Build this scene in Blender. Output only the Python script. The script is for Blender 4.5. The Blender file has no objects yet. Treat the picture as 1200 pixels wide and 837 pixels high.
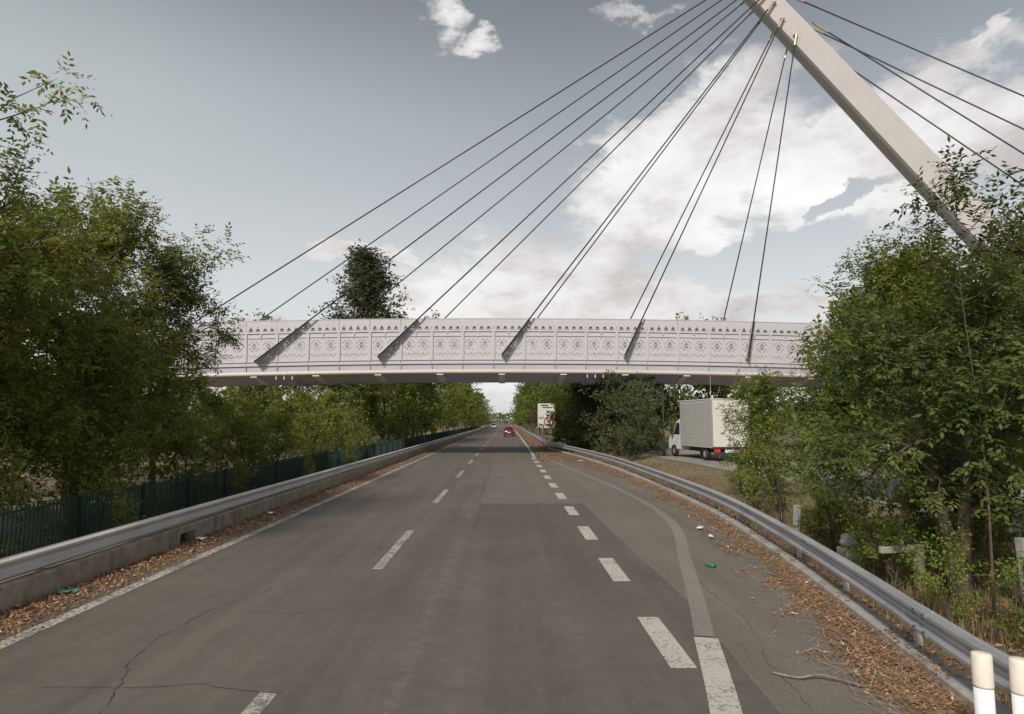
import bpy, bmesh, math, random
import numpy as np
from mathutils import Vector, Matrix
R = math.radians
scn = bpy.context.scene
COL = scn.collection

# ------------------------------------------------------------------ materials
def newmat(name):
    m = bpy.data.materials.new(name); m.use_nodes = True
    nt = m.node_tree; nt.nodes.clear()
    out = nt.nodes.new('ShaderNodeOutputMaterial')
    b = nt.nodes.new('ShaderNodeBsdfPrincipled')
    nt.links.new(b.outputs[0], out.inputs[0])
    return m, nt, b, out
def N(nt, t, **kw):
    n = nt.nodes.new(t)
    for k, v in kw.items(): setattr(n, k, v)
    return n
def noise(nt, vec, scale, detail=4, rough=.55, dist=0):
    n = N(nt, 'ShaderNodeTexNoise'); n.inputs['Scale'].default_value = scale
    n.inputs['Detail'].default_value = detail; n.inputs['Roughness'].default_value = rough
    n.inputs['Distortion'].default_value = dist
    if vec is not None: nt.links.new(vec, n.inputs['Vector'])
    return n.outputs['Fac']
def mapr(nt, val, a, b, c=0., d=1., smooth=False):
    n = N(nt, 'ShaderNodeMapRange')
    if smooth: n.interpolation_type = 'SMOOTHSTEP'
    nt.links.new(val, n.inputs['Value'])
    for k, v in zip(('From Min', 'From Max', 'To Min', 'To Max'), (a, b, c, d)): n.inputs[k].default_value = v
    return n.outputs['Result']
def math_(nt, op, a, b=None, c=None):
    n = N(nt, 'ShaderNodeMath'); n.operation = op
    for i, v in enumerate((a, b, c)):
        if v is None: continue
        if isinstance(v, (int, float)): n.inputs[i].default_value = v
        else: nt.links.new(v, n.inputs[i])
    return n.outputs[0]
def mix(nt, fac, a, b):
    n = N(nt, 'ShaderNodeMix'); n.data_type = 'RGBA'
    if isinstance(fac, (int, float)): n.inputs[0].default_value = fac
    else: nt.links.new(fac, n.inputs[0])
    for i, v in ((6, a), (7, b)):
        if isinstance(v, (tuple, list)): n.inputs[i].default_value = tuple(v)[:3] + (1,)
        else: nt.links.new(v, n.inputs[i])
    return n.outputs[2]
def ramp(nt, fac, stops, const=False):
    n = N(nt, 'ShaderNodeValToRGB'); e = n.color_ramp.elements
    if const: n.color_ramp.interpolation = 'CONSTANT'
    while len(e) < len(stops): e.new(.5)
    for el, (p, c) in zip(e, stops): el.position = p; el.color = tuple(c)[:3] + (1,)
    nt.links.new(fac, n.inputs[0]); return n.outputs[0]
def coord(nt, kind='Object', scale=None):
    t = N(nt, 'ShaderNodeTexCoord').outputs[kind]
    if scale:
        m = N(nt, 'ShaderNodeMapping'); m.inputs['Scale'].default_value = scale
        nt.links.new(t, m.inputs[0]); t = m.outputs[0]
    return t
def bump(nt, b, h, strength=.3, dist=.02):
    n = N(nt, 'ShaderNodeBump'); n.inputs['Strength'].default_value = strength; n.inputs['Distance'].default_value = dist
    nt.links.new(h, n.inputs['Height']); nt.links.new(n.outputs[0], b.inputs['Normal'])

def plain(name, col, rough=.6, metal=0, var=.12, scale=6, spec=.5):
    m, nt, b, o = newmat(name)
    c = coord(nt)
    f = noise(nt, c, scale, 5, .6)
    lo = tuple(x * (1 - var) for x in col); hi = tuple(min(1, x * (1 + var)) for x in col)
    nt.links.new(ramp(nt, f, [(.3, lo), (.7, hi)]), b.inputs['Base Color'])
    b.inputs['Roughness'].default_value = rough; b.inputs['Metallic'].default_value = metal
    b.inputs['Specular IOR Level'].default_value = spec
    return m

def asphalt(name, base, pale, kind='main'):
    m, nt, b, o = newmat(name)
    c = coord(nt)
    long_ = coord(nt, 'Object', (1.1, .035, 1))
    n1 = noise(nt, long_, 1.6, 5, .6)              # tracks worn along the driving direction
    n2 = noise(nt, c, .35, 5, .6)                  # broad mottling
    n3 = noise(nt, c, 90, 2, .7)                   # grain
    n4 = noise(nt, c, 4.5, 6, .7, .4)
    f = math_(nt, 'ADD', math_(nt, 'MULTIPLY', n1, .42), math_(nt, 'ADD', math_(nt, 'MULTIPLY', n2, .33), math_(nt, 'MULTIPLY', n4, .25)))
    col = mix(nt, mapr(nt, f, .41, .59), base, pale)
    if kind == 'main':                              # resurfaced patch in the right lane, with ragged edges
        s = N(nt, 'ShaderNodeSeparateXYZ'); nt.links.new(c, s.inputs[0])
        wob = mapr(nt, n4, .2, .8, -.25, .25)
        yy = math_(nt, 'ADD', s.outputs[1], wob); xx = math_(nt, 'ADD', s.outputs[0], math_(nt, 'MULTIPLY', wob, .5))
        inx = math_(nt, 'MULTIPLY', mapr(nt, xx, -.85, -.75), mapr(nt, xx, 2.3, 2.4, 1, 0))
        far = math_(nt, 'MULTIPLY', mapr(nt, yy, 19.7, 19.85), mapr(nt, yy, 34, 52, 1, 0))
        near = math_(nt, 'MULTIPLY', mapr(nt, yy, 19.6, 19.75, 1, 0), mapr(nt, yy, 9, 18.5))
        col = mix(nt, math_(nt, 'MULTIPLY', math_(nt, 'MULTIPLY', inx, far), .4), col, tuple(x * 1.4 for x in pale))
        col = mix(nt, math_(nt, 'MULTIPLY', math_(nt, 'MULTIPLY', inx, near), .35), col, tuple(x * .72 for x in base))
        # polished wheel tracks: two narrow paler bands per lane
        w = math_(nt, 'ABSOLUTE', math_(nt, 'ADD', s.outputs[0], 1.02))
        band = math_(nt, 'MULTIPLY', mapr(nt, w, .05, .12, 1, 0), mapr(nt, n4, .45, .7))
        col = mix(nt, math_(nt, 'MULTIPLY', band, .35), col, tuple(x * 1.6 for x in pale))
    n5 = noise(nt, c, 1.1, 7, .7, .8); col = mix(nt, mapr(nt, n5, .56, .72, 0, .25), col, tuple(x * .62 for x in base)); col = mix(nt, mapr(nt, n5, .44, .3, 0, .2), col, tuple(x * 1.2 for x in pale))
    if kind == 'merge':
        st = mapr(nt, n4, .55, .72)
        col = mix(nt, math_(nt, 'MULTIPLY', st, .4), col, tuple(x * .6 for x in base))
    g = math_(nt, 'MULTIPLY', mapr(nt, n3, .3, .7, .62, 1.38), mapr(nt, noise(nt, c, 260, 1, .6), .3, .7, .8, 1.2))
    v = N(nt, 'ShaderNodeVectorMath'); v.operation = 'SCALE'; nt.links.new(col, v.inputs[0]); nt.links.new(g, v.inputs['Scale'])
    spk = noise(nt, c, 38, 0, .5)
    col = mix(nt, mapr(nt, spk, .8, .84, 0, .5), v.outputs[0], (.35, .33, .3))
    nt.links.new(col, b.inputs['Base Color'])
    b.inputs['Roughness'].default_value = .82; b.inputs['Specular IOR Level'].default_value = .35
    bump(nt, b, n3, .35, .006)
    return m

def paint(name, wear):
    m, nt, b, o = newmat(name); c = coord(nt)
    a = noise(nt, c, 22, 6, .75); a2 = noise(nt, c, 2.2, 3, .6)
    f = math_(nt, 'ADD', math_(nt, 'MULTIPLY', a, .7), math_(nt, 'MULTIPLY', a2, .3))
    col = mix(nt, mapr(nt, f, wear, wear + .09), (.14, .125, .11), (.44, .415, .37))
    nt.links.new(col, b.inputs['Base Color']); b.inputs['Roughness'].default_value = .75
    return m

def leafmat(name, cols, rough=.5, trans=.45):
    m, nt, b, o = newmat(name)
    g = N(nt, 'ShaderNodeNewGeometry')
    oi = N(nt, 'ShaderNodeObjectInfo')
    cl = noise(nt, coord(nt), 1.3, 3, .6)
    f = math_(nt, 'ADD', math_(nt, 'MULTIPLY', g.outputs['Random Per Island'], .5), mapr(nt, cl, .36, .64, 0, .5))
    n = len(cols)
    col = ramp(nt, f, [(i / (n - 1), c) for i, c in enumerate(cols)])
    hs = N(nt, 'ShaderNodeHueSaturation'); nt.links.new(col, hs.inputs['Color'])
    nt.links.new(mapr(nt, oi.outputs['Random'], 0, 1, .485, .515), hs.inputs['Hue'])
    nt.links.new(mapr(nt, oi.outputs['Random'], 0, 1, .8, 1.2), hs.inputs['Value'])
    col = hs.outputs[0]
    nt.links.new(col, b.inputs['Base Color']); b.inputs['Roughness'].default_value = rough
    b.inputs['Specular IOR Level'].default_value = .15
    t = N(nt, 'ShaderNodeBsdfTranslucent'); nt.links.new(col, t.inputs[0])
    ms = N(nt, 'ShaderNodeMixShader'); ms.inputs[0].default_value = trans
    nt.links.new(b.outputs[0], ms.inputs[1]); nt.links.new(t.outputs[0], ms.inputs[2]); nt.links.new(ms.outputs[0], o.inputs[0])
    return m

M = {}
M['road'] = asphalt('asphalt_old', (.090, .0755, .0625), (.134, .1135, .0955))
M['merge'] = asphalt('asphalt_pale', (.122, .106, .088), (.168, .147, .124), 'merge')
M['side'] = asphalt('asphalt_side', (.21, .19, .17), (.29, .27, .245), 'side')
M['paint'] = paint('road_paint', .40); M['worn'] = paint('road_paint_worn', .46); M['faded'] = asphalt('road_paint_faded', (.175, .16, .14), (.225, .207, .182), 'side')
M['crack'] = plain('crack', (.055, .046, .04), .9)
M['earth'] = None
m, nt, b, o = newmat('dry_earth'); c = coord(nt)
f1 = noise(nt, c, .25, 6, .6); f2 = noise(nt, c, 9, 6, .7)
nt.links.new(mix(nt, mapr(nt, f1, .35, .65), ramp(nt, f2, [(.3, (.11, .08, .05)), (.7, (.26, .19, .115))]), ramp(nt, f2, [(.3, (.06, .065, .028)), (.7, (.2, .16, .08))])), b.inputs['Base Color'])
b.inputs['Roughness'].default_value = .95; bump(nt, b, f2, .6, .05); M['earth'] = m
m, nt, b, o = newmat('leaf_litter_soil'); c = coord(nt)
f2 = noise(nt, c, 26, 5, .75, .6)
nt.links.new(mix(nt, mapr(nt, noise(nt, c, 1.7, 5, .65), .42, .6), ramp(nt, f2, [(.25, (.055, .04, .028)), (.5, (.13, .1, .075)), (.75, (.24, .2, .155))]), ramp(nt, f2, [(.25, (.05, .03, .018)), (.5, (.15, .085, .045)), (.75, (.29, .19, .11))])), b.inputs['Base Color'])
b.inputs['Roughness'].default_value = .95; bump(nt, b, f2, .8, .03); M['litter_soil'] = m

def litter_mat(name, cols):
    m, nt, b, o = newmat(name)
    g = N(nt, 'ShaderNodeNewGeometry')
    nt.links.new(ramp(nt, g.outputs['Random Per Island'], [(i / (len(cols) - 1), c) for i, c in enumerate(cols)]), b.inputs['Base Color'])
    b.inputs['Roughness'].default_value = .8; return m
M['litter'] = litter_mat('fallen_leaves', [(.09, .045, .025), (.24, .11, .05), (.36, .17, .075), (.14, .08, .045), (.33, .2, .11), (.28, .13, .06), (.58, .44, .28)])
M['straw'] = litter_mat('dry_straw', [(.36, .21, .11), (.5, .33, .19), (.26, .14, .07), (.58, .44, .28)])
M['drygrass'] = litter_mat('dry_grass', [(.10, .085, .03), (.2, .13, .06), (.06, .08, .02), (.16, .09, .045), (.3, .22, .11)])

def concrete(name, a, bcol, streak=True):
    m, nt, b, o = newmat(name); c = coord(nt)
    f = noise(nt, c, 3, 7, .65); g = noise(nt, coord(nt, 'Object', (1, 1.0, .22)), 2.6, 7, .75)
    col = mix(nt, mapr(nt, f, .3, .7), a, bcol)
    if streak: col = mix(nt, mapr(nt, g, .5, .68, 0, .7), col, tuple(x * .38 for x in a))
    nt.links.new(col, b.inputs['Base Color']); b.inputs['Roughness'].default_value = .9
    bump(nt, b, noise(nt, c, 40, 4, .7), .4, .01); return m
M['concrete'] = concrete('stained_concrete', (.21, .175, .135), (.38, .33, .26))
M['kerb'] = concrete('kerb_concrete', (.24, .23, .21), (.38, .36, .33))
M['conc_pale'] = concrete('pale_concrete', (.4, .39, .37), (.5, .48, .45), False)

def galv(name, a, bcol, rough=.45, metal=.55):
    m, nt, b, o = newmat(name); c = coord(nt)
    v = N(nt, 'ShaderNodeTexVoronoi'); v.inputs['Scale'].default_value = 30; nt.links.new(c, v.inputs['Vector'])
    f = noise(nt, c, 1.4, 6, .7); s = noise(nt, coord(nt, 'Object', (3, .4, 8)), 2, 6, .7)
    col = mix(nt, mapr(nt, f, .3, .7), a, bcol)
    col = mix(nt, mapr(nt, v.outputs['Distance'], 0, .6, 0, .25), col, tuple(x * .8 for x in a))
    col = mix(nt, mapr(nt, s, .58, .75, 0, .6), col, (.2, .16, .12))
    nt.links.new(col, b.inputs['Base Color']); b.inputs['Metallic'].default_value = metal; b.inputs['Roughness'].default_value = rough
    return m
M['galv'] = galv('galvanised_steel', (.40, .40, .42), (.52, .52, .54))
M['galv_dull'] = galv('weathered_steel', (.50, .47, .45), (.64, .61, .58), .55, .05)
M['bolt'] = plain('bolt_steel', (.12, .11, .11), .5, .6)
M['bridge'] = plain('bridge_white_coating', (.468, .445, .452), .6, 0, .05, .6, .3)
M['bridge_tube'] = plain('bridge_tube_coating', (.50, .44, .385), .45, 0, .04, .6)
M['bridge_shaded'] = plain('bridge_shade_tint', (.19, .20, .225), .6, 0, .05, .6)  # darker blue-grey bridge coating, shade of the far parapet put into its colour
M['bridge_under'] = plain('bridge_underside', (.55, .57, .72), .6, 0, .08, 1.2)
M['bridge_kick'] = plain('bridge_kick_plate', (.38, .365, .40), .6, 0, .05, 1)
M['bridge_rib'] = plain('bridge_bracket_coating', (.84, .80, .88), .6, 0, .05, 1)
M['mast'] = plain('mast_coating', (.47, .438, .425), .5, 0, .05, .3, .3)
for k_ in ('bridge', 'mast'):
    nt_ = M[k_].node_tree; b_ = next(n for n in nt_.nodes if n.type == 'BSDF_PRINCIPLED'); src = b_.inputs['Base Color'].links[0].from_socket
    st_ = noise(nt_, coord(nt_, 'Object', (1.2, 1.2, .35)), 1.2, 6, .7); nt_.links.new(mix(nt_, mapr(nt_, st_, .52, .8, 0, .3), src, (.36, .33, .31)), b_.inputs['Base Color'])
M['cable'] = plain('cable_black', (.02, .02, .024), .45)
M['brass'] = plain('anchor_metal', (.5, .4, .3), .4, .5)
M['fence'] = plain('fence_green', (.005, .032, .024), .5, 0, .15, 4)
M['bark'] = plain('bark', (.085, .06, .042), .9, 0, .45, 14)
M['bark_pale'] = plain('bark_pale', (.2, .15, .115), .9, 0, .4, 10)
M['leaf_olive'] = leafmat('leaf_olive', [(.085,.125,.026),(.145,.19,.04),(.215,.25,.055),(.27,.26,.06),(.30,.18,.05)])
M['leaf_green'] = leafmat('leaf_green', [(0.085, 0.12, 0.022), (0.14, 0.18, 0.032), (0.2, 0.23, 0.042), (0.27, 0.28, 0.055)])
M['leaf_deep'] = leafmat('leaf_deep', [(.055,.08,.024),(.09,.118,.034),(.135,.155,.042),(.19,.19,.05)])
M['leaf_yellow'] = leafmat('leaf_yellow', [(.10,.145,.028),(.175,.22,.042),(.25,.275,.055),(.30,.23,.055)])
M['leaf_grey'] = leafmat('leaf_grey', [(.06,.08,.034),(.095,.115,.05),(.135,.15,.064),(.12,.10,.045)])
M['white_paint'] = plain('vehicle_white', (.66, .66, .64), .35, 0, .04, 2)
M['box_side'] = plain('truck_box_panel', (.42, .41, .38), .5, 0, .05, 2)
M['box_rear'] = plain('truck_rear_panel', (.60, .56, .50), .5, 0, .05, 2)
M['black'] = plain('black_rubber', (.018, .018, .018), .7, 0, .2)
M['dark'] = plain('dark_trim', (.04, .04, .042), .5)
M['glass'] = plain('dark_glass', (.02, .024, .028), .08, 0, .1)
M['red_lamp'] = plain('red_lens', (.6, .02, .015), .25)
M['red_paint'] = plain('vehicle_red', (.18, .008, .014), .25, 0, .05)
M['silver'] = plain('wheel_silver', (.5, .5, .5), .4, .6)
M['lamp_post'] = plain('lamp_post_dark', (.03, .032, .035), .5)
M['sign_white'] = plain('sign_white', (.62, .6, .54), .5)
M['sign_red'] = plain('sign_red', (.42, .03, .03), .5)
M['sign_black'] = plain('sign_black', (.03, .03, .03), .5)
M['post_white'] = plain('post_white', (.74, .71, .72), .55, 0, .05, 9)
M['post_cream'] = plain('post_cream', (.70, .63, .53), .5, 0, .05, 9)
M['wall_pale'] = plain('wall_pale', (.6, .58, .54), .8, 0, .1, .6)
M['skin'] = plain('skin', (.45, .27, .2), .6)
M['purple'] = plain('cloth_purple', (.08, .05, .2), .8)
M['blue'] = plain('cloth_blue', (.12, .25, .45), .8)
M['orange'] = plain('cloth_orange', (.6, .16, .08), .8)
M['brick'] = plain('cloth_brick', (.3, .09, .05), .8)
M['navy'] = plain('cloth_navy', (.02, .02, .035), .8)
M['hair'] = plain('hair_brown', (.06, .03, .015), .7)
M['bottle'] = plain('bottle_green', (.02, .16, .06), .15)
M['litter_white'] = plain('litter_white', (.72, .72, .7), .6)
M['cloth_teal'] = plain('rag_teal', (.05, .2, .14), .8)

# ------------------------------------------------------------------ object helpers
def tag(o, label=None, cat=None, group=None, kind=None):
    if label: o['label'] = label
    if cat: o['category'] = cat
    if group: o['group'] = group
    if kind: o['kind'] = kind
    return o
def empty(name, loc, rz=0, label=None, cat=None, group=None):
    o = bpy.data.objects.new(name, None); COL.objects.link(o); o.empty_display_size = .2
    o.location = loc; o.rotation_euler = (0, 0, rz)
    return tag(o, label, cat, group)
def link(name, me, mat, parent=None, smooth=False):
    o = bpy.data.objects.new(name, me); COL.objects.link(o)
    if mat is not None and len(me.materials) == 0: me.materials.append(mat)
    if parent: o.parent = parent
    if smooth:
        for p in me.polygons: p.use_smooth = True
    return o
def obj(name, bm, mat, parent=None, smooth=False):
    me = bpy.data.meshes.new(name); bm.to_mesh(me); bm.free()
    return link(name, me, mat, parent, smooth)
def np_mesh(name, V, F):
    """V (n,3), F (m,k) all faces with k corners"""
    me = bpy.data.meshes.new(name); V = np.asarray(V, dtype=np.float32); F = np.asarray(F, dtype=np.int32)
    me.vertices.add(len(V)); me.vertices.foreach_set('co', V.ravel())
    k = F.shape[1]; me.loops.add(F.size); me.loops.foreach_set('vertex_index', F.ravel())
    me.polygons.add(len(F)); me.polygons.foreach_set('loop_start', np.arange(0, F.size, k, dtype=np.int32))
    me.update(calc_edges=True); me.validate(); return me
def box(bm, c, s, rot=None, bev=0):
    r = bmesh.ops.create_cube(bm, size=1)
    vs = r['verts']
    bmesh.ops.scale(bm, vec=s, verts=vs)
    if bev:
        es = list({e for v in vs for e in v.link_edges})
        rb = bmesh.ops.bevel(bm, geom=es, offset=bev, segments=2, affect='EDGES', profile=.6)
        vs = list({v for f in rb['faces'] for v in f.verts} | {v for v in vs if v.is_valid})
        seen = set(); st = list(vs)
        while st:
            v = st.pop()
            if v in seen: continue
            seen.add(v)
            for e in v.link_edges:
                o_ = e.other_vert(v)
                if o_ not in seen: st.append(o_)
        vs = list(seen)
    if rot is not None: bmesh.ops.rotate(bm, cent=(0, 0, 0), matrix=rot, verts=vs)
    bmesh.ops.translate(bm, vec=c, verts=vs); return vs
def tube(bm, pts, rad, seg=8, cap=True):
    pts = [Vector(p) for p in pts]
    if isinstance(rad, (int, float)): rad = [rad] * len(pts)
    rings = []
    up = None
    for i, p in enumerate(pts):
        d = (pts[min(i + 1, len(pts) - 1)] - pts[max(i - 1, 0)]).normalized()
        if up is None: up = Vector((0, 0, 1)) if abs(d.z) < .9 else Vector((1, 0, 0))
        a = d.cross(up).normalized(); b = a.cross(d).normalized(); up = b
        rings.append([bm.verts.new(p + (a * math.cos(t) + b * math.sin(t)) * rad[i]) for t in [2 * math.pi * k / seg for k in range(seg)]])
    for r0, r1 in zip(rings, rings[1:]):
        for k in range(seg): bm.faces.new((r0[k], r0[(k + 1) % seg], r1[(k + 1) % seg], r1[k]))
    if cap:
        bm.faces.new(list(reversed(rings[0]))); bm.faces.new(rings[-1])
def prism(bm, prof, axis, a, b):
    """prof = 2D points; axis 'x' -> (y,z) swept from x=a to x=b ; 'y' -> (x,z)"""
    def P(p, t): return (t, p[0], p[1]) if axis == 'x' else ((p[0], t, p[1]) if axis == 'y' else (p[0], p[1], t))
    v0 = [bm.verts.new(P(p, a)) for p in prof]; v1 = [bm.verts.new(P(p, b)) for p in prof]
    n = len(prof)
    for i in range(n): bm.faces.new((v0[i], v0[(i + 1) % n], v1[(i + 1) % n], v1[i]))
    bm.faces.new(v0[::-1]); bm.faces.new(v1)
    bmesh.ops.recalc_face_normals(bm, faces=bm.faces)
def catmull(pts, n=6):
    out = []
    P = [Vector(p) for p in pts]
    for i in range(len(P) - 1):
        p0 = P[max(i - 1, 0)]; p1 = P[i]; p2 = P[i + 1]; p3 = P[min(i + 2, len(P) - 1)]
        for k in range(n):
            t = k / n
            out.append(.5 * ((2 * p1) + (p2 - p0) * t + (2 * p0 - 5 * p1 + 4 * p2 - p3) * t * t + (3 * p1 - p0 - 3 * p2 + p3) * t ** 3))
    out.append(P[-1]); return out
def ribbon(bm, pts, w, z=0, jit=0, rnd=None):
    """flat strip following pts (x,y)"""
    pts = [Vector((p[0], p[1])) for p in pts]; L = []; prev = None
    for i, p in enumerate(pts):
        d = (pts[min(i + 1, len(pts) - 1)] - pts[max(i - 1, 0)]).normalized(); n = Vector((d.y, -d.x))
        ww = w[i] if isinstance(w, (list, tuple)) else w
        a = p - n * ww / 2; b = p + n * ww / 2
        cur = (bm.verts.new((a.x, a.y, z)), bm.verts.new((b.x, b.y, z)))
        if prev: bm.faces.new((prev[0], prev[1], cur[1], cur[0]))
        prev = cur
def sweep(bm, path, prof, closed=True):
    """path: list of (x,y) ; prof: list of (offset to the right, z)"""
    P = [Vector((p[0], p[1])) for p in path]; rings = []
    for i, p in enumerate(P):
        d = (P[min(i + 1, len(P) - 1)] - P[max(i - 1, 0)]).normalized(); n = Vector((d.y, -d.x))
        rings.append([bm.verts.new((p.x + n.x * o_, p.y + n.y * o_, z)) for o_, z in prof])
    k = len(prof)
    for a, b in zip(rings, rings[1:]):
        for j in range(k if closed else k - 1): bm.faces.new((a[j], a[(j + 1) % k], b[(j + 1) % k], b[j]))
    if closed: bm.faces.new(rings[0][::-1]); bm.faces.new(rings[-1])
    bmesh.ops.recalc_face_normals(bm, faces=bm.faces)
def resample(pts, step):
    P = [Vector(p) for p in pts]; out = [P[0].copy()]; acc = 0
    for a, b in zip(P, P[1:]):
        L = (b - a).length; t = step - acc
        while t <= L: out.append(a + (b - a) * (t / L)); t += step
        acc = (acc + L) % step
    return out
def sstep(a, b, x):
    t = np.clip((x - a) / (b - a), 0, 1); return t * t * (3 - 2 * t)

# ------------------------------------------------------------------ ground
def gh(x, y):
    x = np.asarray(x, float); y = np.asarray(y, float)
    h = .32 * sstep(6.6, 9.2, x) * np.ones_like(y) - .03
    h = h + .06 * np.sin(x * 1.3 + y * .7) * sstep(6.3, 7.2, x) * (1 - sstep(8.6, 9.3, x))
    h = h + .05 * np.sin(x * .9 - y * .5) * sstep(8.6, 10, -x)
    return h
xs = np.concatenate([[-2500, -1200, -600, -300, -150, -80, -50], np.arange(-36, -10, 1.5), np.arange(-10, -6, .5), [-4, 0, 4], np.arange(6, 20, .4), [24, 32, 50, 80, 150, 300, 600, 1200, 2500]])
ys = np.concatenate([[-400, -100, -30], np.arange(-8, 80, 1.0), np.arange(80, 300, 10), [350, 450, 700, 1200, 2500, 4000]])
X, Y = np.meshgrid(xs, ys); Z = gh(X, Y)
nx, ny = len(xs), len(ys)
V = np.stack([X.ravel(), Y.ravel(), Z.ravel()], 1)
i = np.arange((ny - 1) * (nx - 1)); r_, c_ = i // (nx - 1), i % (nx - 1); a0 = r_ * nx + c_
tag(link('ground', np_mesh('ground', V, np.stack([a0, a0 + 1, a0 + nx + 1, a0 + nx], 1)), M['earth'], smooth=True), kind='structure')

def sheet(name, poly, z, mat):
    bm = bmesh.new(); vs = [bm.verts.new((p[0], p[1], z)) for p in poly]
    es = [bm.edges.new((vs[i], vs[(i + 1) % len(vs)])) for i in range(len(vs))]
    bmesh.ops.triangle_fill(bm, edges=es, use_beauty=True)
    for f in bm.faces:
        if f.normal.z < 0: f.normal_flip()
    return tag(obj(name, bm, mat), kind='structure')
sheet('road', [(-5.95, -30), (2.6, -30), (2.6, 420), (-5.95, 420)], 0, M['road'])
layby_edge = [(2.9, -10), (2.9, 3), (2.95, 5.6), (3.2, 7.3), (3.75, 9.8), (4.1, 12), (4.55, 16), (4.85, 21.5), (4.8, 26), (4.5, 31), (3.9, 37.5), (3.1, 44), (2.75, 52)]
le = [(p.x, p.y) for p in catmull([(a, b, 0) for a, b in layby_edge], 5)]
le_wide = [(x + .45 * min(1, max(0, (34 - y) / 10)) + .07 * math.sin(y * 2.3), y) for x, y in le]
sheet('merge_lane', [(2.42, 52), (2.35, 30), (2.3, 20), (2.42, 13), (2.5, 9), (2.3, 5), (2.3, -10)] + le_wide, .004, M['merge'])
rail_ctrl = [(3.8, -6), (3.85, 0), (3.88, 3), (4.0, 5.1), (4.22, 6.6), (4.57, 8.6), (5.06, 11.9), (5.52, 16.1), (5.70, 20.8), (5.72, 28.6), (5.58, 35.7), (4.85, 46), (3.75, 56.5), (3.62, 60), (3.68, 75), (3.75, 110), (3.8, 200), (3.8, 330)]
rail = [(p.x, p.y) for p in catmull([(a, b, 0) for a, b in rail_ctrl], 6)]
# litter-covered verges
sheet('right_verge', [(2.55, -10), (2.55, 420), (7.2, 420), (7.2, -10)], -.006, M['litter_soil'])
sheet('left_verge', [(-6.7, -30), (-6.7, 420), (-5.8, 420), (-5.8, -30)], -.004, M['litter_soil'])

# side road on the right, 0.3 m higher
bm = bmesh.new()
sr = catmull([(10.6, -20, 0), (12.2, 0, 0), (13.2, 18, 0), (12.9, 30, 0), (12.1, 40, 0), (10.9, 52, 0), (9.8, 66, 0), (9.6, 90, 0)], 6)
ribbon(bm, [(p.x, p.y) for p in sr], [6.4] * len(sr), .31)
tag(obj('side_road', bm, M['side']), kind='structure')

# ---- markings
bm = bmesh.new()
for k in range(-1, 34):
    y0 = 2.35 + 8.77 * k
    ribbon(bm, [(-2.19, y0), (-2.19, y0 + 1.3), (-2.19, y0 + 2.6), (-2.19, y0 + 3.85)], .17, .004)
tag(obj('lane_dashes', bm, M['worn']), kind='structure')
bm = bmesh.new()
for k in range(-1, 11): ribbon(bm, [(1.8, 6.75 + 3.52 * k), (1.8, 6.75 + 3.52 * k + 1.7)], .27, .0045)
tag(obj('merge_dashes', bm, M['paint']), kind='structure')
bm = bmesh.new(); ribbon(bm, [(-5.65, -20 + 5 * i) for i in range(88)], .2, .004)
tag(obj('left_edge_line', bm, M['worn']), kind='structure')
bm = bmesh.new(); ribbon(bm, [(1.88, 44.5), (1.95, 50), (2.0, 60), (2.05, 80), (2.1, 120), (2.1, 420)], .2, .005)
tag(obj('right_edge_line', bm, M['paint']), kind='structure')
cv = [(p.x, p.y) for p in catmull([(1.25, 3.4, 0), (1.6, 4.7, 0), (1.92, 5.9, 0), (2.3, 7.65, 0)], 5)]
bm = bmesh.new(); ribbon(bm, cv, .27, .009); tag(obj('taper_line', bm, M['paint']), kind='structure')
cv = catmull([(2.3, 7.7, 0), (2.67, 9.3, 0), (3.3, 12.2, 0), (3.93, 15.1, 0), (4.2, 18, 0), (4.17, 22, 0), (3.83, 27.7, 0), (3.15, 35.6, 0), (2.5, 43, 0)], 6)
bm = bmesh.new(); ribbon(bm, [(p.x, p.y) for p in cv], .23, .009); tag(obj('worn_taper_line', bm, M['faded']), kind='structure')

# ---- cracks
rnd = random.Random(5)
def crack(bm, pts, w=.007, z=.0085):
    P = resample([Vector((a, b, 0)) for a, b in pts], .09); off = 0; line = []; ws = []
    for i, p in enumerate(P):
        off = off * .85 + rnd.uniform(-.03, .03); line.append((p.x + off, p.y + off * .7)); ws.append(w * rnd.uniform(.2, 1.5))
    if len(line) > 2: ribbon(bm, line, ws, z)
bm = bmesh.new()
for pts in [[(-3.5, 9.9), (-3.95, 8.7), (-4.0, 7.3), (-3.55, 6.2), (-3.3, 5.4), (-3.1, 4.6)], [(-4.4, 6.3), (-3.4, 6.3), (-2.9, 6.4), (-2.4, 6.25), (-2.1, 6.15)],
            [(-3.4, 8.7), (-2.9, 8.6), (-2.5, 8.6)], [(-.72, 19.7), (.3, 19.8), (1.4, 19.9), (2.4, 19.8)], [(-.75, 19.6), (-.74, 17.5), (-.78, 15)], [(-2.6, 14), (-2.5, 13), (-2.7, 12.4)],
            [(1.5, 10.2), (2.2, 10.3), (3.2, 10.2)], [(3.0, 10.2), (3.05, 8.5), (2.75, 6.8), (2.65, 5.4), (2.5, 4.4)], [(3.2, 11), (3.7, 9.9)], ]:
    crack(bm, pts)
tag(obj('road_cracks', bm, M['crack']), kind='structure')

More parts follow.
